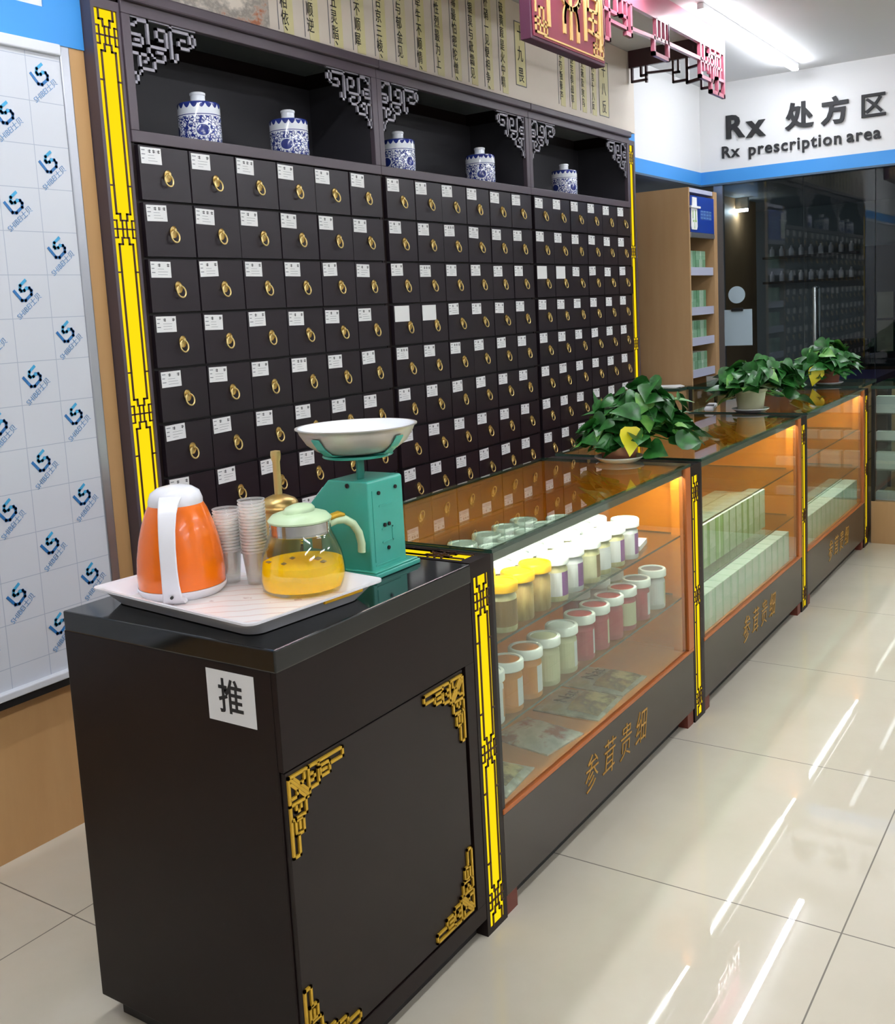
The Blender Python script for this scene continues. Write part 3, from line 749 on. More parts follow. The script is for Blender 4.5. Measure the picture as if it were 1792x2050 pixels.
ORN = [[(0, 0), (14.3, 0)], [(0, 0), (0, -14.3)], [(.5, -.5), (4.6, -4.6)], [(1.3, -.5), (4.8, -4.0)], [(.5, -1.3), (4.0, -4.8)], [(5, 0), (5, -5), (0, -5)],
       [(3.9, -.4), (3.9, -1.9), (2.9, -1.9)], [(.4, -3.9), (1.9, -3.9), (1.9, -2.9)],
       [(7.6, -.2), (7.6, -3.9), (5.2, -3.9)], [(5.4, -1.4), (6.5, -1.4), (6.5, -2.6), (5.6, -2.6)], [(7.6, -1.0), (10.6, -1.0), (10.6, -3.0), (8.0, -3.0), (8.0, -1.2)], [(8.6, -2.0), (9.6, -2.0)], [(14.3, 0), (14.3, -1.6), (10.8, -1.6)],
       [(.2, -7.6), (3.9, -7.6), (3.9, -5.2)], [(1.4, -5.4), (1.4, -6.5), (2.6, -6.5), (2.6, -5.6)], [(1.0, -7.6), (1.0, -10.6), (3.0, -10.6), (3.0, -8.0), (1.2, -8.0)], [(2.0, -8.6), (2.0, -9.6)], [(0, -14.3), (1.6, -14.3), (1.6, -10.8)]]
for sx, sz, X, Z in ((1, 1, 0.005, 0.636), (-1, 1, CW - 0.047, 0.636), (1, -1, 0.005, 0.096), (-1, -1, CW - 0.047, 0.096)):
    mb = MB()
    for p in ORN: mb.bars([(sx * a * 0.01, sz * c * 0.01) for a, c in p], 0.0052, 0.004, (X + sx * 0.0035, 0.001, Z - sz * 0.0035))
    mb.build('corner_ornament', 'gold', t)
t = thing('paper_sign', 'square white paper with one black Chinese character taped to the end of the near counter', 'sign', (1.1797, 1.2655, 0.759))
MB().box(-0.0006, 0, -0.057, 0.057, -0.0465, 0.0465).build('sheet', 'paper', t)
link('character', text_mesh('character', '推', 0.066, (-0.0008, 0.0, -0.003), (0, -1, 0), (0, 0, 1), 'ink', 0.0004, sx=0.92, bold=0.0008), t)

# ------------------------------------------------------------------ light posts between the cases
def light_post(x0, x1, xc, W, label, top=False):
    t = thing('light_post', label, 'light post', (x0, YF, 0), 0, 'yellow light posts along the counter')
    w = x1 - x0; cx = xc - x0; D = 0.545; zt = 0.862
    MB().box(0, w, 0.006, D, 0, zt - 0.004).box(0, cx - W / 2 - 0.001, 0, 0.006, 0, zt).box(cx + W / 2 + 0.001, w, 0, 0.006, 0, zt).box(cx - W / 2 - 0.001, cx + W / 2 + 0.001, 0, 0.006, zt - 0.036, zt).box(cx - W / 2 - 0.001, cx + W / 2 + 0.001, 0, 0.006, 0, 0.015).box(0, cx - W / 2 - 0.001, 0.006, D, zt - 0.004, zt).box(cx + W / 2 + 0.001, w, 0.006, D, zt - 0.004, zt).box(cx - W / 2 - 0.001, cx + W / 2 + 0.001, 0.006, 0.03, zt - 0.004, zt).box(cx - W / 2 - 0.001, cx + W / 2 + 0.001, D - 0.03, D, zt - 0.004, zt).build('post_body', 'lacquer', t)
    if not top: MB().box(cx - W / 2 - 0.001, cx + W / 2 + 0.001, 0.03, D - 0.03, zt - 0.0039, zt).build('top_cover', 'lacquer', t)
    dm, fm = MB(), MB(); fret_strip(dm, fm, W, 0.016, zt - 0.037, [0.772, 0.425, 0.075])
    dm.build('light_panel', 'strip', t, loc=(cx, 0.001, 0)); fm.build('fret', 'fret', t, loc=(cx, 0.001, 0))
    if not top: return t
    dm, fm = MB(), MB(); fret_strip(dm, fm, W, 0.031, D - 0.031, [0.10, D - 0.10])
    for n, q, k in (('top_light_panel', dm, 'strip'), ('top_fret', fm, 'fret')):
        q.v = [(x + cx, z, zt - 0.001 - y) for x, y, z in q.v]; q.build(n, k, t)
light_post(1.785, 1.872, 1.827, 0.056, 'glowing yellow fret light post between the near counter and the first display case', True)
light_post(3.114, 3.212, 3.160, 0.052, 'glowing yellow fret light post between the first and second display cases')
light_post(4.457, 4.555, 4.505, 0.052, 'glowing yellow fret light post between the second and third display cases')
light_post(5.738, 5.845, 5.795, 0.052, 'glowing yellow fret light post at the far end of the third display case')

# ------------------------------------------------------------------ display cases
def display_case(x0, x1, label, shelves, txt):
    t = thing('display_case', label, 'display case', (x0, YF, 0), 0, 'glass display cases along the aisle')
    w = x1 - x0; D = 0.535; zd = 0.25; zt = 0.872
    MB().box(0, w, 0.0, D, 0.05, zd - 0.001).build('base_cabinet', 'base', t, bev=0.002)
    MB().box(0.05, w - 0.06, 0.035, D - 0.03, 0.0, 0.0495).build('toe_kick', 'black', t)
    for a in (0.003, w - 0.055): MB().box(a, a + 0.05, 0.004, 0.06, 0.0, 0.0495).build('foot', 'redwood', t)
    link('gold_lettering', text_mesh('gold_lettering', '参茸贵细', 0.105, (w * 0.50, -0.0005, 0.150), (1, 0, 0), (0, 0, 1), 'gold_dull', 0.001, sx=0.82, shear=0.28, spacing=1.6, bold=-0.0012), t)
    MB().box(0, w, -0.003, 0.012, zd, zd + 0.012).box(w - 0.045, w, -0.003, 0.02, zd + 0.012, zt - 0.010).build('front_trim', 'copper', t, bev=0.002)
    MB().box(0.0, 0.012, 0.001, D, zd + 0.012, zt - 0.010).build('left_stile', 'black', t)
    MB().box(0.012, w - 0.012, 0.012, D - 0.012, zd, zd + 0.006).build('deck', 'deck', t)
    MB().box(0.012, w - 0.012, D - 0.012, D, zd + 0.006, zt - 0.010).build('back_panel', 'orange', t)
    MB().box(w - 0.012, w - 0.002, 0.021, D - 0.012, zd + 0.006, zt - 0.010).box(w - 0.045, w - 0.012, 0.020, 0.05, zd + 0.007, zt - 0.012).build('end_panel', 'orange', t)
    MB().box(0.012, w - 0.046, 0.004, 0.009, zd + 0.012, zt - 0.009).build('front_glass', 'front_glass', t)
    g = MB().box(0, w, -0.004, D, zt - 0.0085, zt)
    g.m = [0, 0, 1, 1, 1, 1]; g.build('top_glass', ['glass_top', 'glass_edge'], t)
    for z in shelves:
        s = MB().box(0.014, w - 0.014, 0.020, D - 0.014, z - 0.006, z); s.m = [0, 0, 1, 1, 1, 1]; s.build('glass_shelf', ['glass', 'glass_edge'], t)
    MB().box(0.013, w - 0.046, 0.0115, 0.028, zt - 0.022, zt - 0.0092).box(0.013, w - 0.046, 0.0095, 0.0114, zt - 0.034, zt - 0.0092).build('lamp_rail', 'alu_dark', t)
    MB().box(0.03, w - 0.06, 0.0125, 0.0265, zt - 0.026, zt - 0.0222).build('led_strip', 'led', t)
    return t
display_case(1.873, 3.113, 'glass display case holding jars and foil pouches, next to the near counter', (0.645, 0.44), 1)
display_case(3.213, 4.456, 'glass display case holding rows of green cartons, middle of the three', (0.645, 0.44), 1)
display_case(4.556, 5.737, 'far glass display case, cartons only on its floor', (0.66, 0.46), 1)

# jars of the first case
def jar(kind, lid, body, lab, label, loc, group, h=0.118, rr=0.040, rz=0.0):
    key = (kind, lid, body, tuple(lab or ()), h, rr)
    if key in JARS: return dup(JARS[key], loc, rz, label, group)
    t = thing('medicine_jar', label, 'jar', loc, rz, group)
    hb = h - 0.028
    MB().lathe([(0.0001, 0.0), (rr * 0.9, 0.0), (rr * 0.94, 0.003), (rr * 0.94, hb - 0.008), (rr * 0.8, hb), (rr * 0.8, hb + 0.004)], 28).build('jar_body', body, t, 40)
    lm = MB().lathe([(rr, hb + 0.004), (rr * 1.05, hb + 0.006), (rr * 1.05, h - 0.003), (rr * 1.0, h), (rr * 0.84, h), (rr * 0.82, h - 0.003), (0.0001, h - 0.003)], 28, mats=[0, 0, 0, 0, 0, 1])
    lm.build('lid', ['lid_white' if kind != 'yellow' else 'lid_yellow', lid], t, 40)
    if lab:
        mb = MB(); n = 14
        for i in range(n):
            a0, a1 = math.radians(150 + 150 * i / n), math.radians(150 + 150 * (i + 1) / n); q = rr * 0.955
            mb.add([(q * math.cos(a0), q * math.sin(a0), 0.014), (q * math.cos(a1), q * math.sin(a1), 0.014), (q * math.cos(a1), q * math.sin(a1), hb - 0.014), (q * math.cos(a0), q * math.sin(a0), hb - 0.014)], [(0, 1, 2, 3)], 1 if i > 9 else 0)
        mb.build('label', lab, t, 40)
    JARS[key] = t; return t
JARS = {}
g = 'yellow lidded jars on the upper shelf'
jar('yellow', 'lid_yellow', 'herb_pale', ['lab_brown', 'lab_brown'], 'yellow lidded glass jar with a brown label, front left corner of the upper shelf', (2.005, 1.215, 0.6452), g)
jar('yellow', 'lid_yellow', 'herb', None, 'yellow lidded glass jar of dried stems, beside the brown labelled one on the upper shelf', (2.100, 1.222, 0.6452), g)
jar('yellow', 'lid_yellow', 'herb', None, 'yellow lidded glass jar of dried stems beside the first white lidded jar', (2.188, 1.222, 0.6452), g)
jar('yellow', 'lid_yellow', 'herb', None, 'yellow lidded glass jar standing behind the brown labelled jar', (1.975, 1.312, 0.6452), g)
jar('yellow', 'lid_yellow', 'herb', None, 'yellow lidded glass jar in the second row, middle of the yellow group', (2.065, 1.312, 0.6452), g)
spec = [('lid_white', 'herb_pale', ['lab_white', 'lab_purple']), ('lid_white', 'lab_white', ['lab_white', 'lab_purple']), ('lid_white', 'herb_pale', ['lab_cream', 'lab_brown']), ('lid_white', 'herb_pale', ['lab_white', 'lab_white'])]
rg = random.Random(4)
rowname = ['front row', 'second row', 'third row', 'back row']
for ri, (y, xs) in enumerate(((1.222, [2.278, 2.372, 2.468, 2.560, 2.652, 2.745]), (1.315, [2.16, 2.255, 2.35, 2.445, 2.54, 2.635, 2.73]), (1.41, [2.20, 2.30, 2.40, 2.50, 2.60, 2.70]), (1.505, [2.30, 2.42, 2.53, 2.63]))):
    for i, x in enumerate(xs):
        sp = spec[i % 4]
        jar('white', *sp, 'white lidded jar, %s in the %s of white lids on the upper shelf' % (ORD[i], rowname[ri]), (x, y + rg.uniform(-.006, .006), 0.6452), 'white lidded jars on the upper shelf', 0.118 + 0.0, 0.040, rg.uniform(-.3, .3))
low = [(1.935, 'lid_white', 'lab_white', ['lab_white', 'lab_orange'], 'white lidded jar half hidden at the left end of the lower shelf'),
       (2.025, 'lid_orange', 'lab_orange', ['lab_orange', 'lab_white'], 'orange topped jar with an orange label, leftmost orange one on the lower shelf'),
       (2.122, 'lid_orange', 'lab_orange', ['lab_orange', 'lab_white'], 'orange topped jar beside the cream ones on the lower shelf'),
       (2.218, 'lid_cream', 'lab_cream', ['lab_cream', 'lab_cream'], 'cream topped jar beside the orange ones on the lower shelf'),
       (2.318, 'lid_white', 'lab_cream', ['lab_cream', 'lab_white'], 'plain white lidded jar with cream label beside the red topped jars'),
       (2.425, 'lid_red', 'lab_red', ['lab_red', 'lab_white'], 'red topped jar nearest the plain white lidded jar on the lower shelf'),
       (2.520, 'lid_red', 'lab_red', ['lab_red', 'lab_cream'], 'red topped jar, second in the row of red ones on the lower shelf'),
       (2.615, 'lid_red', 'lab_red', ['lab_red', 'lab_red'], 'red topped jar, third in the row of red ones on the lower shelf'),
       (2.710, 'lid_red', 'lab_red', ['lab_cream', 'lab_red'], 'red topped jar, last in the row of red ones on the lower shelf'),
       (2.815, 'lid_grey', 'lab_red', ['lab_red', 'lab_white'], 'grey topped jar with a reddish body beside the last red topped jar'),
       (2.940, 'lid_grey', 'lab_white', ['lab_white', 'lab_cream'], 'grey topped white labelled jar at the right end of the lower shelf')]
for x, l, bd, lb, nm in low: jar('low', l, bd, lb, nm, (x, 1.222, 0.4402), 'large lidded jars on the lower shelf', 0.124, 0.0415, rg.uniform(-.1, .5))
for x, y, l, bd, nm in ((2.02, 1.33, 'lid_orange', 'lab_orange', 'orange topped jar in the second row of the lower shelf'), (2.63, 1.335, 'lid_red', 'lab_red', 'red topped jar in the second row of the lower shelf'), (2.76, 1.33, 'lid_white', 'lab_white', 'white lidded jar in the second row of the lower shelf, behind the grey topped one'), (2.86, 1.33, 'lid_white', 'lab_cream', 'white lidded jar in the second row of the lower shelf, nearest the right end')):
    jar('low', l, bd, None, nm, (x, y, 0.4402), 'large lidded jars on the lower shelf', 0.124, 0.0415)
t = thing('leaflet_box', 'flat white carton with an orange end lying right of the jars on the upper shelf', 'box', (2.87, 1.25, 0.6455), 0.2)
MB().box(-0.055, 0.055, -0.03, 0.03, 0, 0.016).build('carton', 'box_white', t, bev=0.001); MB().box(0.0552, 0.062, -0.03, 0.03, 0, 0.016).build('end_flap', 'copper', t)

def pouch(x, y, w, dd, rz, mt, label, panel=None, txt=None):
    t = thing('foil_pouch', label, 'pouch', (x, y, 0.2565), rz, 'foil pouches on the floor of the first display case')
    n = 14; mb = MB(); rgp = random.Random(int(x * 1000))
    wob = [[rgp.uniform(-.0015, .0015) for _ in range(n + 1)] for _ in range(n + 1)]
    vs, fs = [], []
    def hz(i, j):
        u, v = i / n * 2 - 1, j / n * 2 - 1
        return 0.014 * max(0, (1 - u ** 4)) * max(0, (1 - v ** 4)) + abs(wob[i][j])
    for j in range(n + 1):
        for i in range(n + 1): vs.append(((i / n - 0.5) * w, (j / n - 0.5) * dd, 0.003 + hz(i, j)))
    o2 = len(vs)
    for j in range(n + 1):
        for i in range(n + 1): vs.append(((i / n - 0.5) * w, (j / n - 0.5) * dd, 0.0))
    for j in range(n):
        for i in range(n):
            a = j * (n + 1) + i; fs.append((a, a + 1, a + n + 2, a + n + 1)); fs.append((o2 + a, o2 + a + n + 1, o2 + a + n + 2, o2 + a + 1))
    for i in range(n):
        for a, q in ((i, i + 1), (n * (n + 1) + i, n * (n + 1) + i + 1), (i * (n + 1), (i + 1) * (n + 1)), (i * (n + 1) + n, (i + 1) * (n + 1) + n)): fs.append((a, q, o2 + q, o2 + a))
    mb.add(vs, fs); mb.build('pouch_body', mt, t, 60)
    if panel:
        px0, px1, py0, py1 = panel; pm = MB(); vs, fs = [], []; k = 8
        for j in range(k + 1):
            for i in range(k + 1):
                a = px0 + (px1 - px0) * i / k; c = py0 + (py1 - py0) * j / k
                vs.append((a * w, c * dd, 0.0062 + 0.014 * (1 - (a * 2) ** 4) * (1 - (c * 2) ** 4)))
        for j in range(k):
            for i in range(k):
                a = j * (k + 1) + i; fs.append((a, a + 1, a + k + 2, a + k + 1))
        pm.add(vs, fs); pm.build('printed_picture', 'pouch_panel', t)
    if txt:
        link('lettering', text_mesh('lettering', txt, 0.062, (0, 0.035, 0.0190), (1, 0, 0), (0, 1, 0), 'ink', 0.0004), t)
pouch(2.522, 1.285, 0.185, 0.20, 0.06, 'pouch_sage', 'sage foil pouch with black letters lying left of its twin on the case floor', (-.42, .42, -.46, .02), 'Nat')
pouch(2.718, 1.293, 0.18, 0.20, 0.0, 'pouch_sage', 'sage foil pouch with black letters lying right of its twin on the case floor', (-.42, .42, -.46, .02), 'Nat')
pouch(2.275, 1.285, 0.165, 0.19, -0.15, 'pouch_red', 'silver and red foil pouch lying in the middle of the case floor')
pouch(2.010, 1.270, 0.17, 0.16, 0.1, 'pouch_sage', 'foil pouch lying at the left end of the case floor', (-.3, .35, -.4, .1))

# cartons of the second and third cases
def carton_mesh(w, dd, h, mt): return MB().box(-w / 2, w / 2, -dd / 2, dd / 2, 0, h).mesh('carton', [mt])
def row(xa, n, pitch, y, z, me, what, where, group):
    for i in range(n):
        o = link('carton', me, None, (xa + pitch * i, y, z)); tag(o, '%s, %s from the near end, %s' % (what, ORD[i], where), 'carton', group)
cg = carton_mesh(0.083, 0.068, 0.128, 'box_green'); cu = carton_mesh(0.073, 0.066, 0.158, 'box_dark'); cb = carton_mesh(0.073, 0.066, 0.140, 'box_beige')
row(3.272, 13, 0.0865, 1.215, 0.2565, cg, 'pale green carton', 'front row, second case floor', 'cartons on the floor of the second case')
row(3.272, 13, 0.0865, 1.290, 0.2565, cg, 'pale green carton', 'second row, second case floor', 'cartons on the floor of the second case')
row(3.272, 13, 0.0865, 1.365, 0.2565, cg, 'pale green carton', 'third row, second case floor', 'cartons on the floor of the second case')
row(3.30, 12, 0.076, 1.262, 0.4402, cu, 'tall leaf green carton', 'front row on the glass shelf', 'tall cartons on the shelf of the second case')
row(3.30, 12, 0.076, 1.335, 0.4402, cb, 'beige carton', 'second row on the glass shelf', 'tall cartons on the shelf of the second case')
row(3.30, 12, 0.076, 1.408, 0.4402, cb, 'beige carton', 'third row on the glass shelf', 'tall cartons on the shelf of the second case')
row(3.30, 10, 0.076, 1.481, 0.4402, cb, 'beige carton', 'back row on the glass shelf', 'tall cartons on the shelf of the second case')
cy = carton_mesh(0.07, 0.05, 0.11, 'box_yellow')
row(3.86, 2, 0.078, 1.60, 0.6452, cy, 'yellow carton', 'pair on the upper glass shelf', 'yellow cartons on the upper shelf of the second case')
row(4.615, 13, 0.0855, 1.215, 0.2565, cg, 'pale green carton', 'front row, third case', 'cartons on the floor of the third case')
row(4.615, 13, 0.0855, 1.290, 0.2565, cg, 'pale green carton', 'second row, third case', 'cartons on the floor of the third case')
row(4.615, 8, 0.0855, 1.365, 0.2565, cb, 'beige carton', 'third row, third case', 'cartons on the floor of the third case')

# ------------------------------------------------------------------ potted plants
def leaf(mb, p, dirv, upv, L, m, rg):
    D = Vector(dirv).normalized(); Nn = Vector(upv); Nn = (Nn - D * Nn.dot(D)).normalized(); Sd = D.cross(Nn)
    prof = [(0.0, 0.0), (-0.06, 0.22), (0.08, 0.40), (0.28, 0.44), (0.5, 0.36), (0.75, 0.18), (1.0, 0.0)]
    fold = rg.uniform(0.12, 0.3); drop = rg.uniform(0.15, 0.5)
    def P(u, w): return Vector(p) + D * (u * L) + Sd * (w * L) + Nn * (L * (fold * abs(w) - drop * max(u, 0) ** 2))
    mid = [P(u if i else 0.0, 0) for i, (u, w) in enumerate(prof)]
    rt = [P(u, w) for u, w in prof]; lf = [P(u, -w) for u, w in prof]
    vs = mid + rt + lf; k = len(prof)
    fs = []
    for i in range(k - 1):
        fs.append((i, i + 1, k + i + 1, k + i)); fs.append((i, 2 * k + i, 2 * k + i + 1, i + 1))
    mb.add(vs, fs, m)
def plant(x, y, z, R, Hh, n, seed, label, potmat, yellow=None, squash=1.0, sauc='', hole=None, off=(0, 0, 0)):
    s = tag(MB().lathe([(0.0001, 0), (0.062, 0), (0.082, 0.014), (0.082, 0.017), (0.074, 0.017), (0.06, 0.006), (0.0001, 0.006)], 36, ).build('plant_saucer', 'white_pl', None, 40, loc=(x, y, z)), sauc, 'saucer', 'white plant saucers')
    z += 0.0065
    t = thing('potted_plant', label, 'plant', (x, y, z), 0, 'potted plants along the glass counter')
    MB().lathe([(0.0001, 0), (0.052, 0), (0.056, 0.004), (0.068, 0.085), (0.074, 0.088), (0.074, 0.10), (0.066, 0.10), (0.064, 0.088), (0.0001, 0.088)], 32, mats=[0] * 7 + [1]).build('pot', [potmat, 'soil'], t, 40)
    rg = random.Random(seed); mb = MB(); sm = MB()
    for i in range(n):
        if i < n * 0.8: el = math.asin(rg.uniform(0.0, 1.0)); rad = rg.uniform(0.55, 1.0)
        else: el = rg.uniform(-0.3, 0.2); rad = rg.uniform(0.75, 1.05)
        az = rg.uniform(0, 2 * PI)
        p = Vector((R * rad * math.cos(el) * math.cos(az), R * rad * math.cos(el) * math.sin(az) * squash, 0.075 + 0.03 * rg.random() + max(-0.02, (Hh - 0.11) * rad * math.sin(el))))
        p += Vector(off)
        if hole and p.z < 0.12 and math.cos(az - hole) > 0.5: p.z += 0.07
        out = Vector((math.cos(az), math.sin(az), rg.uniform(-0.9, 0.5))).normalized()
        out = (out + Vector((rg.uniform(-.7, .7), rg.uniform(-.7, .7), 0))).normalized()
        up = Vector((math.cos(az) * 0.7, math.sin(az) * 0.7, 0.8)) + Vector((rg.uniform(-.7, .7), rg.uniform(-.7, .7), rg.uniform(-.2, .2)))
        L = rg.uniform(0.055, 0.095) * (R / 0.2 * 0.5 + 0.5)
        if p.z - 0.04 + out.z * L < 0.03: out = Vector((out.x, out.y, 0.0)).normalized()
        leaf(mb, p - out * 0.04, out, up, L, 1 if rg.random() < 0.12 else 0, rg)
        if i % 3 == 0:
            q = p - out * 0.04
            sm.tube([(q.x * 0.12, q.y * 0.12, 0.085), (q.x * 0.5, q.y * 0.5, 0.085 + (q.z - 0.085) * 0.75 + 0.02), tuple(q)], 0.0022, 5)
    mb.build('foliage', ['leaf', 'leaf_pale'], t, 80); sm.build('stems', 'leaf_pale', t, 60)
    if yellow:
        yb = MB(); leaf(yb, yellow[0], yellow[1], yellow[2], yellow[3], 0, rg); part_label(yb.build('yellow_leaf', 'leaf_yellow', t, 80), 'single bright yellow leaf')
    return t
plant(3.115, 1.40, 0.8725, 0.195, 0.28, 230, 3, 'bushy green potted plant with a bright yellow leaf, on the first display case', 'terracotta', ((-0.13, -0.10, 0.12), (-0.35, -0.2, -0.9), (-0.75, -0.6, 0.3), 0.085), sauc='white saucer under the potted plant on the first display case', off=(0.042, -0.055, -0.01))
plant(4.585, 1.41, 0.8725, 0.205, 0.265, 230, 8, 'bushy green plant in a cream pot, middle of the three on the glass counter', 'pot', sauc='white saucer under the cream potted middle plant', hole=math.radians(215), off=(0.02, -0.03, -0.01))
plant(5.945, 1.39, 0.8725, 0.185, 0.255, 200, 21, 'darker green potted plant with a drooping yellow leaf, farthest along the counter', 'terracotta', ((-0.16, 0.02, 0.10), (-0.3, 0.1, -0.9), (-0.8, -0.5, 0.3), 0.10), sauc='white saucer under the farthest potted plant')

# ------------------------------------------------------------------ tray and what stands on it
TX, TY, TA = 1.370, 1.430, math.radians(-6.0)
TW, TD, TZ = 0.335, 0.485, 0.8625
t = thing('serving_tray', 'white melamine serving tray with a faint pink print on the near counter', 'tray', (TX, TY, TZ), TA)
def tray_mesh():
    mb = MB()
    def ring(w, dd, z, rr, n=6):
        pts = []
        for (sx, sy, a0) in ((1, 1, 0), (-1, 1, 90), (-1, -1, 180), (1, -1, 270)):
            for i in range(n + 1):
                a = math.radians(a0 + 90 * i / n); pts.append((sx * (w - rr) + rr * math.cos(a), sy * (dd - rr) + rr * math.sin(a), z))
        return pts
    w, dd = TW / 2, TD / 2
    rings = [ring(w - .032, dd - .032, 0.0, .03), ring(w - .012, dd - .012, 0.026, .025), ring(w, dd, 0.030, .02), ring(w, dd, 0.034, .02), ring(w - .012, dd - .012, 0.031, .025), ring(w - .034, dd - .034, 0.005, .03)]
    k = len(rings[0]); vs = [p for q in rings for p in q]; fs = []
    for a in range(len(rings) - 1):
        for i in range(k): fs.append((a * k + i, a * k + (i + 1) % k, (a + 1) * k + (i + 1) % k, (a + 1) * k + i))
    mb.add(vs, fs, 0); mb.add(rings[0], [tuple(range(k))[::-1]], 0); mb.add(rings[-1], [tuple(range(k))], 1)
    return mb
tray_mesh().build('tray_body', ['white_pl', 'tray_print'], t, 50)
mb = MB(); mb.box(0.015, 0.115, -TD / 2 + 0.010, -TD / 2 + 0.016, 0.020, 0.027); mb.build('handle_slot', 'lid_yellow', t, bev=0.002)  # slot coloured yellow to stand for light reflected from the tea
part_label(t.children[-1], 'grip slot in the front rim, tea reflection painted in yellow')
ZT = TZ + 0.0055
# kettle
t = thing('electric_kettle', 'orange electric kettle with white lid and white curved handle on the tray', 'kettle', (1.358, 1.568, ZT), 0)
MB().lathe([(0.0001, 0), (0.078, 0), (0.087, 0.010), (0.088, 0.016), (0.086, 0.018)], 48).build('base_ring', 'white_pl', t, 40)
prof = [(0.0855, 0.0185), (0.0865, 0.04), (0.084, 0.075), (0.078, 0.11), (0.070, 0.14), (0.060, 0.168), (0.052, 0.183)]
MB().lathe(prof + [(0.0001, 0.184)], 48).build('kettle_body', 'orange_pl', t, 60)
MB().lathe([(0.0535, 0.180), (0.0535, 0.188), (0.048, 0.203), (0.035, 0.212), (0.018, 0.216), (0.0001, 0.217)], 48).build('lid', 'white_pl', t, 60)
# handle strip bows away from the body towards the aisle end
ha = math.radians(218)
hd = Vector((math.cos(ha), math.sin(ha), 0)); hs = Vector((-math.sin(ha), math.cos(ha), 0))
path = [(0.046, 0.196), (0.066, 0.190), (0.088, 0.172), (0.104, 0.145), (0.112, 0.112), (0.114, 0.075), (0.111, 0.042), (0.104, 0.018), (0.092, 0.006), (0.078, 0.006)]
wid = [0.046, 0.042, 0.037, 0.034, 0.033, 0.033, 0.035, 0.039, 0.046, 0.05]
mb = MB(); vs, fs = [], []
for i, ((a, z), w) in enumerate(zip(path, wid)):
    p0 = path[max(i - 1, 0)]; p1 = path[min(i + 1, len(path) - 1)]; tx = Vector((p1[0] - p0[0], p1[1] - p0[1])).normalized(); nx = Vector((-tx.y, tx.x)) * 0.007
    for (sa, ww) in ((-1, -1), (-1, 1), (1, 0.75), (1, -0.75)):
        vs.append(hd * (a + sa * -nx.x) + hs * (ww * w / 2) + Vector((0, 0, z + sa * -nx.y)))
for i in range(len(path) - 1):
    for q in range(4): fs.append((i * 4 + q, i * 4 + (q + 1) % 4, i * 4 + 4 + (q + 1) % 4, i * 4 + 4 + q))
fs += [(0, 1, 2, 3), tuple(4 * (len(path) - 1) + q for q in range(4))]
mb.add(vs, fs); h = mb.build('handle', 'white_pl', t, 40, bev=0.003)
MB().tube([tuple(hd * 0.112 + Vector((0, 0, 0.018))), tuple(hd * 0.118 + Vector((0, 0, 0.0185)))], 0.003, 10).build('indicator_light', 'black', h)
sp = math.radians(38)
MB().tube([(0.052 * math.cos(sp), 0.052 * math.sin(sp), 0.160), (0.072 * math.cos(sp), 0.072 * math.sin(sp), 0.176), (0.084 * math.cos(sp), 0.084 * math.sin(sp), 0.186)], [0.02, 0.016, 0.011], 14).build('spout', 'orange_pl', t, 50)
# cups
CUP = MB().lathe([(0.0001, 0.0), (0.0185, 0.0), (0.0190, 0.002), (0.0258, 0.066), (0.0278, 0.068), (0.0278, 0.070), (0.0262, 0.070), (0.0252, 0.067), (0.0182, 0.004), (0.0001, 0.003)], 28, mats=[0, 0, 0, 1, 1, 1, 0, 0, 0]).mesh('plastic_cup', ['cup', 'cup_rim'], 40)
for x, y, n, nm in ((1.452, 1.528, 14, 'left'), (1.466, 1.468, 17, 'right')):
    for i in range(n):
        o = link('plastic_cup', CUP, None, (x, y, ZT + 0.0065 * i))
        pos = 'bottom cup' if i == 0 else ('topmost cup' if i == n - 1 else '%s from the bottom' % (ORD[i] if i < 18 else 'last'))
        tag(o, 'clear plastic cup, %s in the %s stack on the tray' % (pos, 'shorter left' if nm == 'left' else 'taller right'), 'cup', 'stacked clear cups, %s stack' % nm)
# teapot
t = thing('glass_teapot', 'glass teapot of yellow tea with a pale green lid and handle on the tray', 'teapot', (1.475, 1.348, ZT), 0)
MB().lathe([(0.0001, 0.0), (0.074, 0.0), (0.0815, 0.006), (0.0845, 0.022), (0.0835, 0.045), (0.078, 0.075), (0.068, 0.100), (0.0595, 0.120), (0.0585, 0.126), (0.057, 0.126), (0.058, 0.119), (0.066, 0.099), (0.0765, 0.074), (0.082, 0.045), (0.083, 0.022), (0.080, 0.008), (0.0001, 0.0035)], 48).build('glass_body', 'pot_glass', t, 60)
MB().lathe([(0.0001, 0.0042), (0.079, 0.0085), (0.082, 0.022), (0.081, 0.045), (0.0795, 0.056), (0.0001, 0.056)], 48).build('tea', 'tea', t, 60)
rg = random.Random(2); mb = MB()
for i in range(16):
    a = rg.uniform(0, 2 * PI); q = rg.uniform(0.01, 0.07); z = rg.choice((0.010, 0.010, 0.010, 0.0565)); s = rg.uniform(0.004, 0.009)
    mb.lathe([(0.0001, -s * .5), (s, 0), (0.0001, s * .5)], 7, (q * math.cos(a), q * math.sin(a), z + s * 0.3))
mb.build('dried_flowers', 'herb', t, 30); t.children[-1]['kind'] = 'stuff'
MB().lathe([(0.0592, 0.112), (0.0606, 0.113), (0.0606, 0.136), (0.0592, 0.137)], 48).build('metal_band', 'chrome', t, 40)
MB().lathe([(0.0001, 0.139), (0.062, 0.1375), (0.063, 0.141), (0.055, 0.150), (0.040, 0.155), (0.030, 0.156)], 48).build('lid_rim', 'green_pl', t, 50)
kn = MB().lathe([(0.032, 0.150), (0.031, 0.160), (0.026, 0.166), (0.014, 0.170), (0.0001, 0.171)], 40)
kn.v = [(x * 1.25, y * 0.75, z) for x, y, z in kn.v]; kn.build('lid_knob', 'green_pl', t, 60)
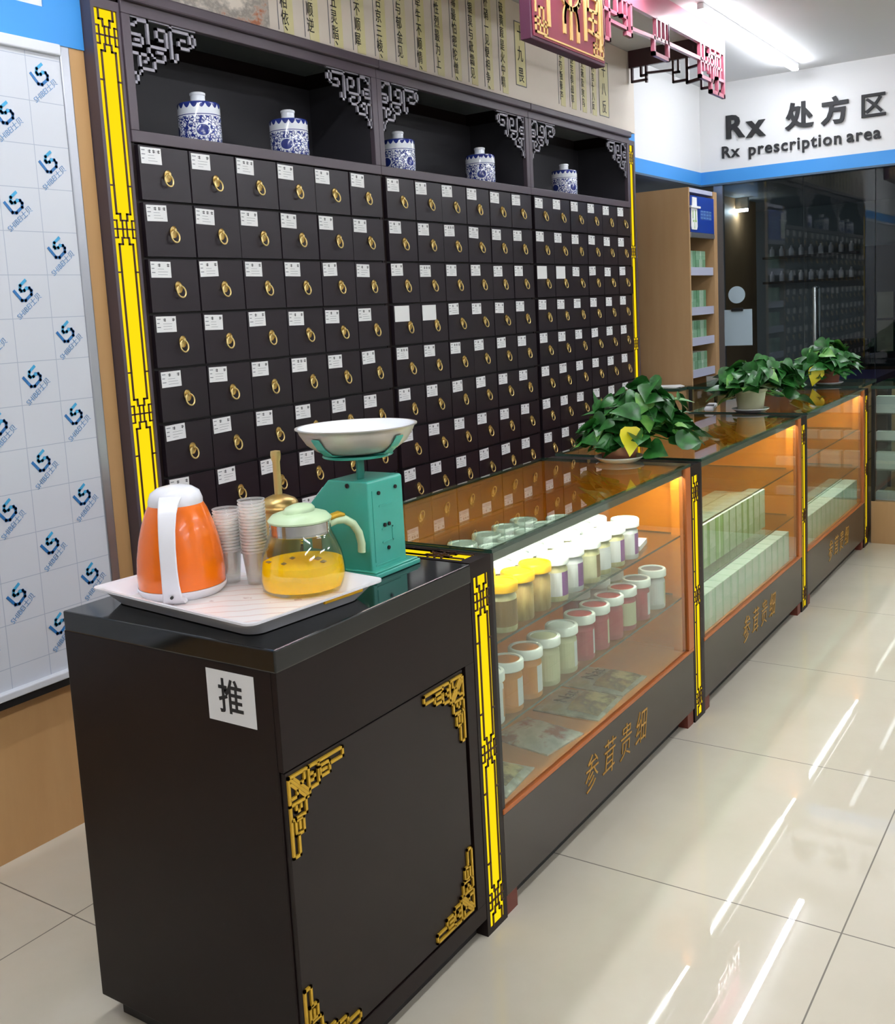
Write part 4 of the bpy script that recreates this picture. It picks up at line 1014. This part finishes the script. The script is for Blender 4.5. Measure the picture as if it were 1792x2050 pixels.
ha = math.radians(-24); H3 = lambda a, z: (a * math.cos(ha), a * math.sin(ha), z)
MB().tube([H3(0.060, 0.120), H3(0.078, 0.126), H3(0.098, 0.124), H3(0.116, 0.112), H3(0.128, 0.092), H3(0.133, 0.068), H3(0.132, 0.050)], [0.010, 0.011, 0.011, 0.0105, 0.010, 0.010, 0.0095], 14, flat=0.8).build('handle', 'green_pl', t, 60)
MB().tube([H3(0.060, 0.132), H3(0.085, 0.137), H3(0.097, 0.134)], [0.010, 0.011, 0.006], 12, flat=0.6).build('thumb_rest', 'gold', t, 50)
sp = math.radians(156); H4 = lambda a, z: (a * math.cos(sp), a * math.sin(sp), z)
MB().tube([H4(0.058, 0.108), H4(0.066, 0.118), H4(0.075, 0.130)], [0.012, 0.010, 0.008], 12, cap=False).build('spout', 'pot_glass', t, 60)

# ------------------------------------------------------------------ mortar and pestle
ZS = 0.8615
t = thing('brass_mortar', 'round brass mortar with a domed brass lid behind the teapot', 'mortar', (1.618, 1.535, ZS), 0)
MB().lathe([(0.0001, 0), (0.038, 0), (0.040, 0.006), (0.034, 0.016), (0.040, 0.04), (0.045, 0.08), (0.046, 0.118), (0.049, 0.122), (0.049, 0.128), (0.042, 0.128), (0.040, 0.10), (0.032, 0.03), (0.0001, 0.02)], 40).build('bowl', 'dark_brass', t, 50)
MB().lathe([(0.010, 0.160), (0.014, 0.159), (0.024, 0.155), (0.036, 0.149), (0.041, 0.142), (0.042, 0.136), (0.048, 0.133), (0.048, 0.1285), (0.012, 0.1285), (0.010, 0.160)], 40).build('lid', 'dark_brass', t, 50)
t = tag(MB().lathe([(0.0001, 0.0), (0.014, 0.002), (0.018, 0.014), (0.009, 0.03), (0.0082, 0.21), (0.0105, 0.217), (0.0115, 0.226), (0.0105, 0.234), (0.0001, 0.236)], 24).build('pestle', 'brass', None, 50, loc=(1.618, 1.535, ZS + 0.021)), 'upright brass pestle standing through the lid of the brass mortar', 'pestle')

# ------------------------------------------------------------------ platform scale
t = thing('spring_scale', 'teal green mechanical platform scale on the near counter', 'scale', (1.603, 1.262, ZS), 0)
SB = [(0.018, 0.012), (0.018, 0.196), (0.022, 0.200), (0.122, 0.200), (0.205, 0.118), (0.205, 0.012)]
mb = MB().prism(SB, (0.006, 0, 0), (0, 1, 0), (0, 0, 1), (1, 0, 0), 0.12)
mb.build('scale_body', 'teal', t, bev=0.004)
MB().box(-0.004, 0.152, 0, 0.225, 0, 0.010).box(-0.001, 0.149, 0.004, 0.22, 0.0101, 0.014).build('base_plate', 'teal', t, bev=0.003)
dm = MB().prism([(0.004, 0.004), (0.108, 0.004), (0.108, 0.090), (0.004, 0.090)], (0.008, 0.2055, 0.118), (1, 0, 0), (0, -0.7114, 0.7028), (0, 0.7028, 0.7114), 0.002); q = dm.build('dial_plate', 'enamel', t)
sc = MB()
for x, z in ((0.040, 0.172), (0.098, 0.176), (0.055, 0.102), (0.070, 0.102), (0.064, 0.052)): sc.tube([(x, 0.0175, z), (x, 0.0145, z)], 0.0042, 10)
sc.tube([(0.0055, 0.070, 0.190), (0.0035, 0.070, 0.190)], 0.005, 10)
sc.build('screws', 'screw', t, 40)
rb = MB()
for p in ([(0.042, 0.144), (0.082, 0.144)], [(0.048, 0.094), (0.082, 0.094), (0.082, 0.066), (0.048, 0.066)]): rb.bars(p, 0.0035, 0.0012, (0, 0.018, 0))
rb.bars([(0.020, 0.03), (0.020, 0.178)], 0.002, 0.0012, (0, 0.018, 0)); rb.bars([(0.02, 0.022), (0.10, 0.022)], 0.002, 0.0012, (0, 0.018, 0))
rb.build('pressed_ribs', 'teal', t)
MB().box(0.004, 0.0055, 0.15, 0.175, 0.05, 0.075).build('stamp_plate', 'gold_dull', t)
MB().box(0.030, 0.048, 0.058, 0.063, 0.2002, 0.246).build('support_post', 'teal_dark', t, bev=0.001)
MB().box(0.080, 0.104, 0.10, 0.105, 0.2002, 0.246).build('support_post', 'teal_dark', t, bev=0.001)
cr = MB()
CX, CYY = 0.078, 0.095
for an in (-5, 85):
    a = math.radians(an); ca, sa = math.cos(a), math.sin(a)
    pts = [(-0.122, 0.288), (-0.106, 0.267), (-0.086, 0.252), (-0.06, 0.248), (0.06, 0.248), (0.086, 0.252), (0.106, 0.267), (0.122, 0.288)]
    for (u0, z0), (u1, z1) in zip(pts[:-1], pts[1:]):
        w = 0.011; vs = []
        for (u, z) in ((u0, z0), (u1, z1)):
            for (ww, dz) in ((-w, 0), (w, 0), (w, 0.003), (-w, 0.003)): vs.append((CX + u * ca - ww * sa, CYY + u * sa + ww * ca, z + dz - (0.001 if an > 0 else 0)))
        cr.add(vs, [(0, 1, 2, 3), (4, 5, 6, 7), (0, 1, 5, 4), (1, 2, 6, 5), (2, 3, 7, 6), (3, 0, 4, 7)])
cr.lathe([(0.0001, 0.242), (0.074, 0.242), (0.076, 0.244), (0.074, 0.2475), (0.0001, 0.2475)], 32, (CX, CYY, 0))
cr.build('pan_carrier', 'teal', t, 40)
t = thing('scale_pan', 'wide round aluminium pan with a white inside resting on the teal scale', 'pan', (1.603 + CX, 1.262 + CYY, ZS + 0.2515), 0)
MB().lathe([(0.0001, 0.0), (0.066, 0.0), (0.088, 0.007), (0.107, 0.021), (0.121, 0.043), (0.1245, 0.052), (0.130, 0.054), (0.130, 0.056), (0.124, 0.0555)], 56).build('pan_shell', 'pan_alu', t, 60)
MB().lathe([(0.124, 0.0558), (0.1195, 0.0455), (0.105, 0.023), (0.086, 0.0095), (0.066, 0.003), (0.0001, 0.003)], 56).build('enamel_lining', 'enamel', t, 60)

# ------------------------------------------------------------------ wooden shelf unit beside the cabinet
SHX0, SHX1, SHY = 5.945, 6.45, 2.18
t = thing('shelf_unit', 'beech shelf unit of small cartons beside the drawer cabinet, blue sign panel on top', 'shelf', (SHX0, SHY, 0))
sw = SHX1 - SHX0
MB().box(0, 0.02, 0, 0.52, 0, 2.045).build('side_panel', 'beech', t); MB().box(sw - 0.065, sw, 0, 0.52, 0, 2.045).build('side_panel', 'beech', t)
MB().box(0.02, sw - 0.065, 0.30, 0.32, 0, 2.045).build('back_panel', 'beech', t); MB().box(0.02, sw - 0.065, 0.005, 0.30, 2.02, 2.045).build('top_board', 'shelf_lip', t)
for z in (1.575, 1.335, 1.15, 0.955, 0.7):
    MB().box(0.02, sw - 0.065, 0.02, 0.30, z - 0.025, z).build('shelf_board', 'beech', t); MB().box(0.02, sw - 0.065, 0.008, 0.0195, z - 0.045, z + 0.004).build('price_rail', 'shelf_lip', t)
p = MB().box(0.022, sw - 0.07, -0.004, 0.02, 1.785, 2.0).build('sign_panel', 'navy', t); MB().box(0.02, sw - 0.066, -0.006, 0.02, 1.755, 1.784).build('sign_rail', 'alu', t)
mb = MB()
for i in range(4):
    for dx, z0, z1 in ((-0.012, 1.868, 1.915), (0.012, 1.868, 1.91)): mb.bars([(0.215 + 0.05 * i + dx, z0), (0.215 + 0.05 * i + dx, z1)], 0.006, 0.0006, (0, -0.004, 0))
    for z0 in (1.875, 1.895, 1.915): mb.bars([(0.197 + 0.05 * i, z0), (0.233 + 0.05 * i, z0)], 0.005, 0.0007, (0, -0.004, 0))
mb.build('printed_marks', 'logo_grey', p)
t = thing('cardboard_tag', 'white bottle shaped card with green marks on the blue sign panel', 'card', (SHX0 + 0.075, SHY - 0.0055, 1.80))
MB().prism([(-0.045, 0), (0.04, 0), (0.052, 0.02), (0.05, 0.125), (-0.05, 0.125), (-0.055, 0.02)], (0, 0, 0), (1, 0, 0), (0, 0, 1), (0, -1, 0), 0.003).prism([(-0.035, 0.139), (0.045, 0.139), (0.045, 0.19), (-0.03, 0.19)], (0, 0, 0), (1, 0, 0), (0, 0, 1), (0, -1, 0), 0.003).prism([(-0.075, 0.126), (0.085, 0.126), (0.085, 0.138), (-0.075, 0.138)], (0, 0, 0), (1, 0, 0), (0, 0, 1), (0, -1, 0), 0.012).build('card_shape', 'paper', t)
MB().bars([(-0.025, 0.105), (-0.025, 0.07)], 0.012, 0.0008, (0, -0.003, 0)).bars([(0.02, 0.11), (0.02, 0.06)], 0.012, 0.0008, (0, -0.003, 0)).bars([(-0.02, 0.05), (0.03, 0.05)], 0.012, 0.0008, (0, -0.003, 0)).bars([(0.0, 0.035), (0.0, 0.012)], 0.012, 0.0008, (0, -0.003, 0)).build('green_marks', 'box_dark', t)
cm = carton_mesh(0.165, 0.10, 0.052, 'box_mint')
names = ['top shelf', 'second shelf', 'third shelf', 'bottom shelf']
for si, z in enumerate((1.575, 1.335, 1.15, 0.955)):
    for L in range(2):
        for i in range(2):
            o = link('carton', cm, None, (SHX0 + 0.115 + 0.175 * i, SHY + 0.085, z + 0.0005 + 0.0525 * L))
            tag(o, 'green and white carton, %s %s one on the %s of the beech shelf unit' % ('upper' if L else 'lower', 'right' if i else 'left', names[si]), 'carton', 'small cartons on the beech shelf unit')

# ------------------------------------------------------------------ things by the tinted glass
t = thing('clipboard', 'pale paper on a black clip hanging on the tinted glass', 'clipboard', (6.958, 2.22, 1.055), 0)
MB().box(-0.002, 0.002, -0.10, 0.10, 0, 0.245).build('sheets', 'pale_blue', t); MB().box(-0.012, 0.004, -0.04, 0.04, 0.235, 0.255).build('clip', 'black', t, bev=0.002)
o = MB(); o.lathe([(0.0001, 0), (0.058, 0), (0.058, 0.0015), (0.0001, 0.0015)], 32); o.v = [(z, x, y) for x, y, z in o.v]
tag(o.build('round_sticker', 'pale_blue', None, loc=(6.961, 2.225, 1.40)), 'pale round sticker on the tinted glass above the hanging paper', 'sticker')
# consultation room contents
t = thing('fill_lamp', 'added fill lamp on the ceiling of the dim room behind the tinted glass', 'lamp', (8.0, 2.565, 2.1395))  # lamp added to brighten this room, set where a reflected streak shows
MB().box(-0.02, 0.02, -0.11, 0.11, -0.085, 0).build('lamp_housing', 'white', t); MB().box(-0.02, 0.02, -0.10, 0.10, -0.105, -0.0852).build('diffuser', 'fill_lamp', t)
t = thing('desk', 'blue covered desk in the dim room behind the tinted glass', 'desk', (7.6, 1.95, 0))
MB().box(0, 1.1, -0.45, 0.45, 0.70, 0.75).build('desk_top', 'navy', t)
for a, c in ((0.03, -0.42), (1.03, -0.42), (0.03, 0.38), (1.03, 0.38)): MB().box(a, a + 0.04, c, c + 0.04, 0, 0.6995).build('leg', 'steel', t)
t = thing('desk_chair', 'black chair behind the blue desk in the dim room', 'chair', (8.95, 2.0, 0))
MB().box(-0.22, 0.22, -0.22, 0.22, 0.42, 0.48).build('seat', 'black', t, bev=0.02); MB().box(0.18, 0.22, -0.2, 0.2, 0.4805, 0.98).build('backrest', 'black', t, bev=0.015)
for a in (-0.2, 0.17):
    for c in (-0.2, 0.17): MB().box(a, a + 0.03, c, c + 0.03, 0, 0.4195).build('leg', 'black', t)
t = thing('wall_cabinet', 'dark cabinet with six cream panels seen through the right side of the tinted glass', 'cabinet', (9.3, 1.02, 0))
MB().box(0, 0.19, 0, 0.85, 0.02, 1.75).build('body', 'dark_cab', t)
for i in range(3):
    for j in range(2):
        MB().box(-0.012, -0.0005, 0.12 + 0.25 * i, 0.25 + 0.25 * i, 0.86 + 0.28 * j, 1.12 + 0.24 * j).build('cream_panel', 'cream', t)
bo = MB().lathe([(0.0001, 0), (0.022, 0), (0.022, 0.06), (0.010, 0.075), (0.010, 0.09), (0.0001, 0.09)], 14).mesh('medicine_bottle', ['white_pl'], 40)
t = thing('wall_shelf', 'dark wall shelf of small white bottles in the dim room', 'shelf', (9.35, 1.95, 0))
for z in (1.50, 1.72): MB().box(0, 0.14, 0, 0.8, z - 0.02, z).build('shelf_board', 'dark_cab', t)
for z, nm in ((1.50, 'lower'), (1.72, 'upper')):
    for i in range(9):
        tag(link('medicine_bottle', bo, None, (9.41, 2.0 + 0.085 * i, z + 0.0005)), 'small white bottle, %s from the right, %s wall shelf in dim room' % (ORD[i], nm), 'bottle', 'bottles on the wall shelf')

# ------------------------------------------------------------------ showcases at the far end
def showcase(x0, x1, y0, y1, label):
    t = thing('glass_showcase', label, 'showcase', (x0, y0, 0)); w, dd = x1 - x0, y1 - y0
    MB().box(0, w, 0, dd, 0.0, 0.235).build('wooden_base', 'beech', t); 
    
    for a in (0, w - 0.018):
        for c in (0, dd - 0.018): MB().box(a, a + 0.018, c, c + 0.018, 0.2355, 0.855).build('corner_post', 'black', t)
    g = MB().box(-0.005, w + 0.005, -0.002, dd + 0.002, 0.8555, 0.872); g.m = [0, 0, 1, 1, 1, 1]; g.build('top_glass', ['glass_top', 'glass_edge'], t)
    MB().box(0.002, 0.006, 0.02, dd - 0.02, 0.25, 0.853).build('front_glass', 'front_glass', t)
    MB().box(w - 0.01, w - 0.002, 0.02, dd - 0.02, 0.2355, 0.853).build('back_panel', 'beech', t)
    for z in (0.41, 0.57, 0.72): MB().box(0.02, w - 0.02, 0.02, dd - 0.02, z - 0.006, z).build('glass_shelf', 'glass', t)
    return t
showcase(5.872, 6.35, -0.4, 1.146, 'glass showcase with a beech base at the far right, white cartons inside')
showcase(5.86, 6.33, 1.21, 2.172, 'glass showcase standing crosswise behind the third display case, papers on top')
wc = carton_mesh(0.06, 0.11, 0.045, 'box_white'); 
for lv, (z, n) in enumerate(((0.7205, 5), (0.5705, 4), (0.4105, 4), (0.2360, 4))):
    for i in range(n):
        o = link('carton', wc, None, (5.945, 1.075 - 0.125 * i, z)); tag(o, 'small white carton lying directly on glass, %s from the corner, %s of far showcase' % (ORD[i], ['top shelf', 'middle shelf', 'lower shelf', 'floor'][lv]), 'carton', 'white cartons in the far showcase')
        if lv in (0, 2) and i < 3:
            o = link('carton', wc, None, (5.945, 1.075 - 0.125 * i, z + 0.0455)); tag(o, 'small white carton stacked on another, %s from the corner, %s of far showcase' % (ORD[i], ['top shelf', '', 'lower shelf'][lv]), 'carton', 'white cartons in the far showcase')
t = thing('glass_ledge', 'narrow glass topped ledge joining the crosswise showcase to the cabinet end', 'shelf', (5.725, 2.178, 0))
g = MB().box(0, 0.215, 0, 0.215, 0.8555, 0.872); g.m = [0, 0, 1, 1, 1, 1]; g.build('top_glass', ['glass_top', 'glass_edge'], t)
MB().box(0.005, 0.21, 0.005, 0.21, 0.0, 0.855).build('wooden_base', 'beech', t)
t = thing('paper_stack', 'loose white papers on the crosswise glass showcase by the cabinet end', 'paper', (5.83, 2.28, 0.8725), 0.2)
for i in range(4):
    a = 0.12 * i - 0.2; q = MB().box(-0.07, 0.07, -0.07, 0.07, 0.002 * i, 0.002 * i + 0.0015).build('sheet', 'paper', t); q.rotation_euler.z = a
t = thing('card_holder', 'small silver card holder on the crosswise glass showcase', 'card holder', (5.93, 2.02, 0.8725), 0.3)
MB().prism([(0, 0), (0.10, 0), (0.10, 0.004), (0.012, 0.004), (-0.03, 0.06), (-0.034, 0.058)], (-0.03, -0.05, 0), (1, 0, 0), (0, 0, 1), (0, 1, 0), 0.11).build('holder', 'steel', t)
t = thing('handset', 'white and grey handset lying at the back of the glass counter', 'handset', (4.66, 1.62, 0.8725), 0.25)
MB().box(-0.11, 0.10, -0.022, 0.022, 0, 0.022).build('body', 'white_pl', t, bev=0.008); MB().box(-0.05, -0.02, -0.018, 0.018, 0.0222, 0.026).build('button', 'black', t)
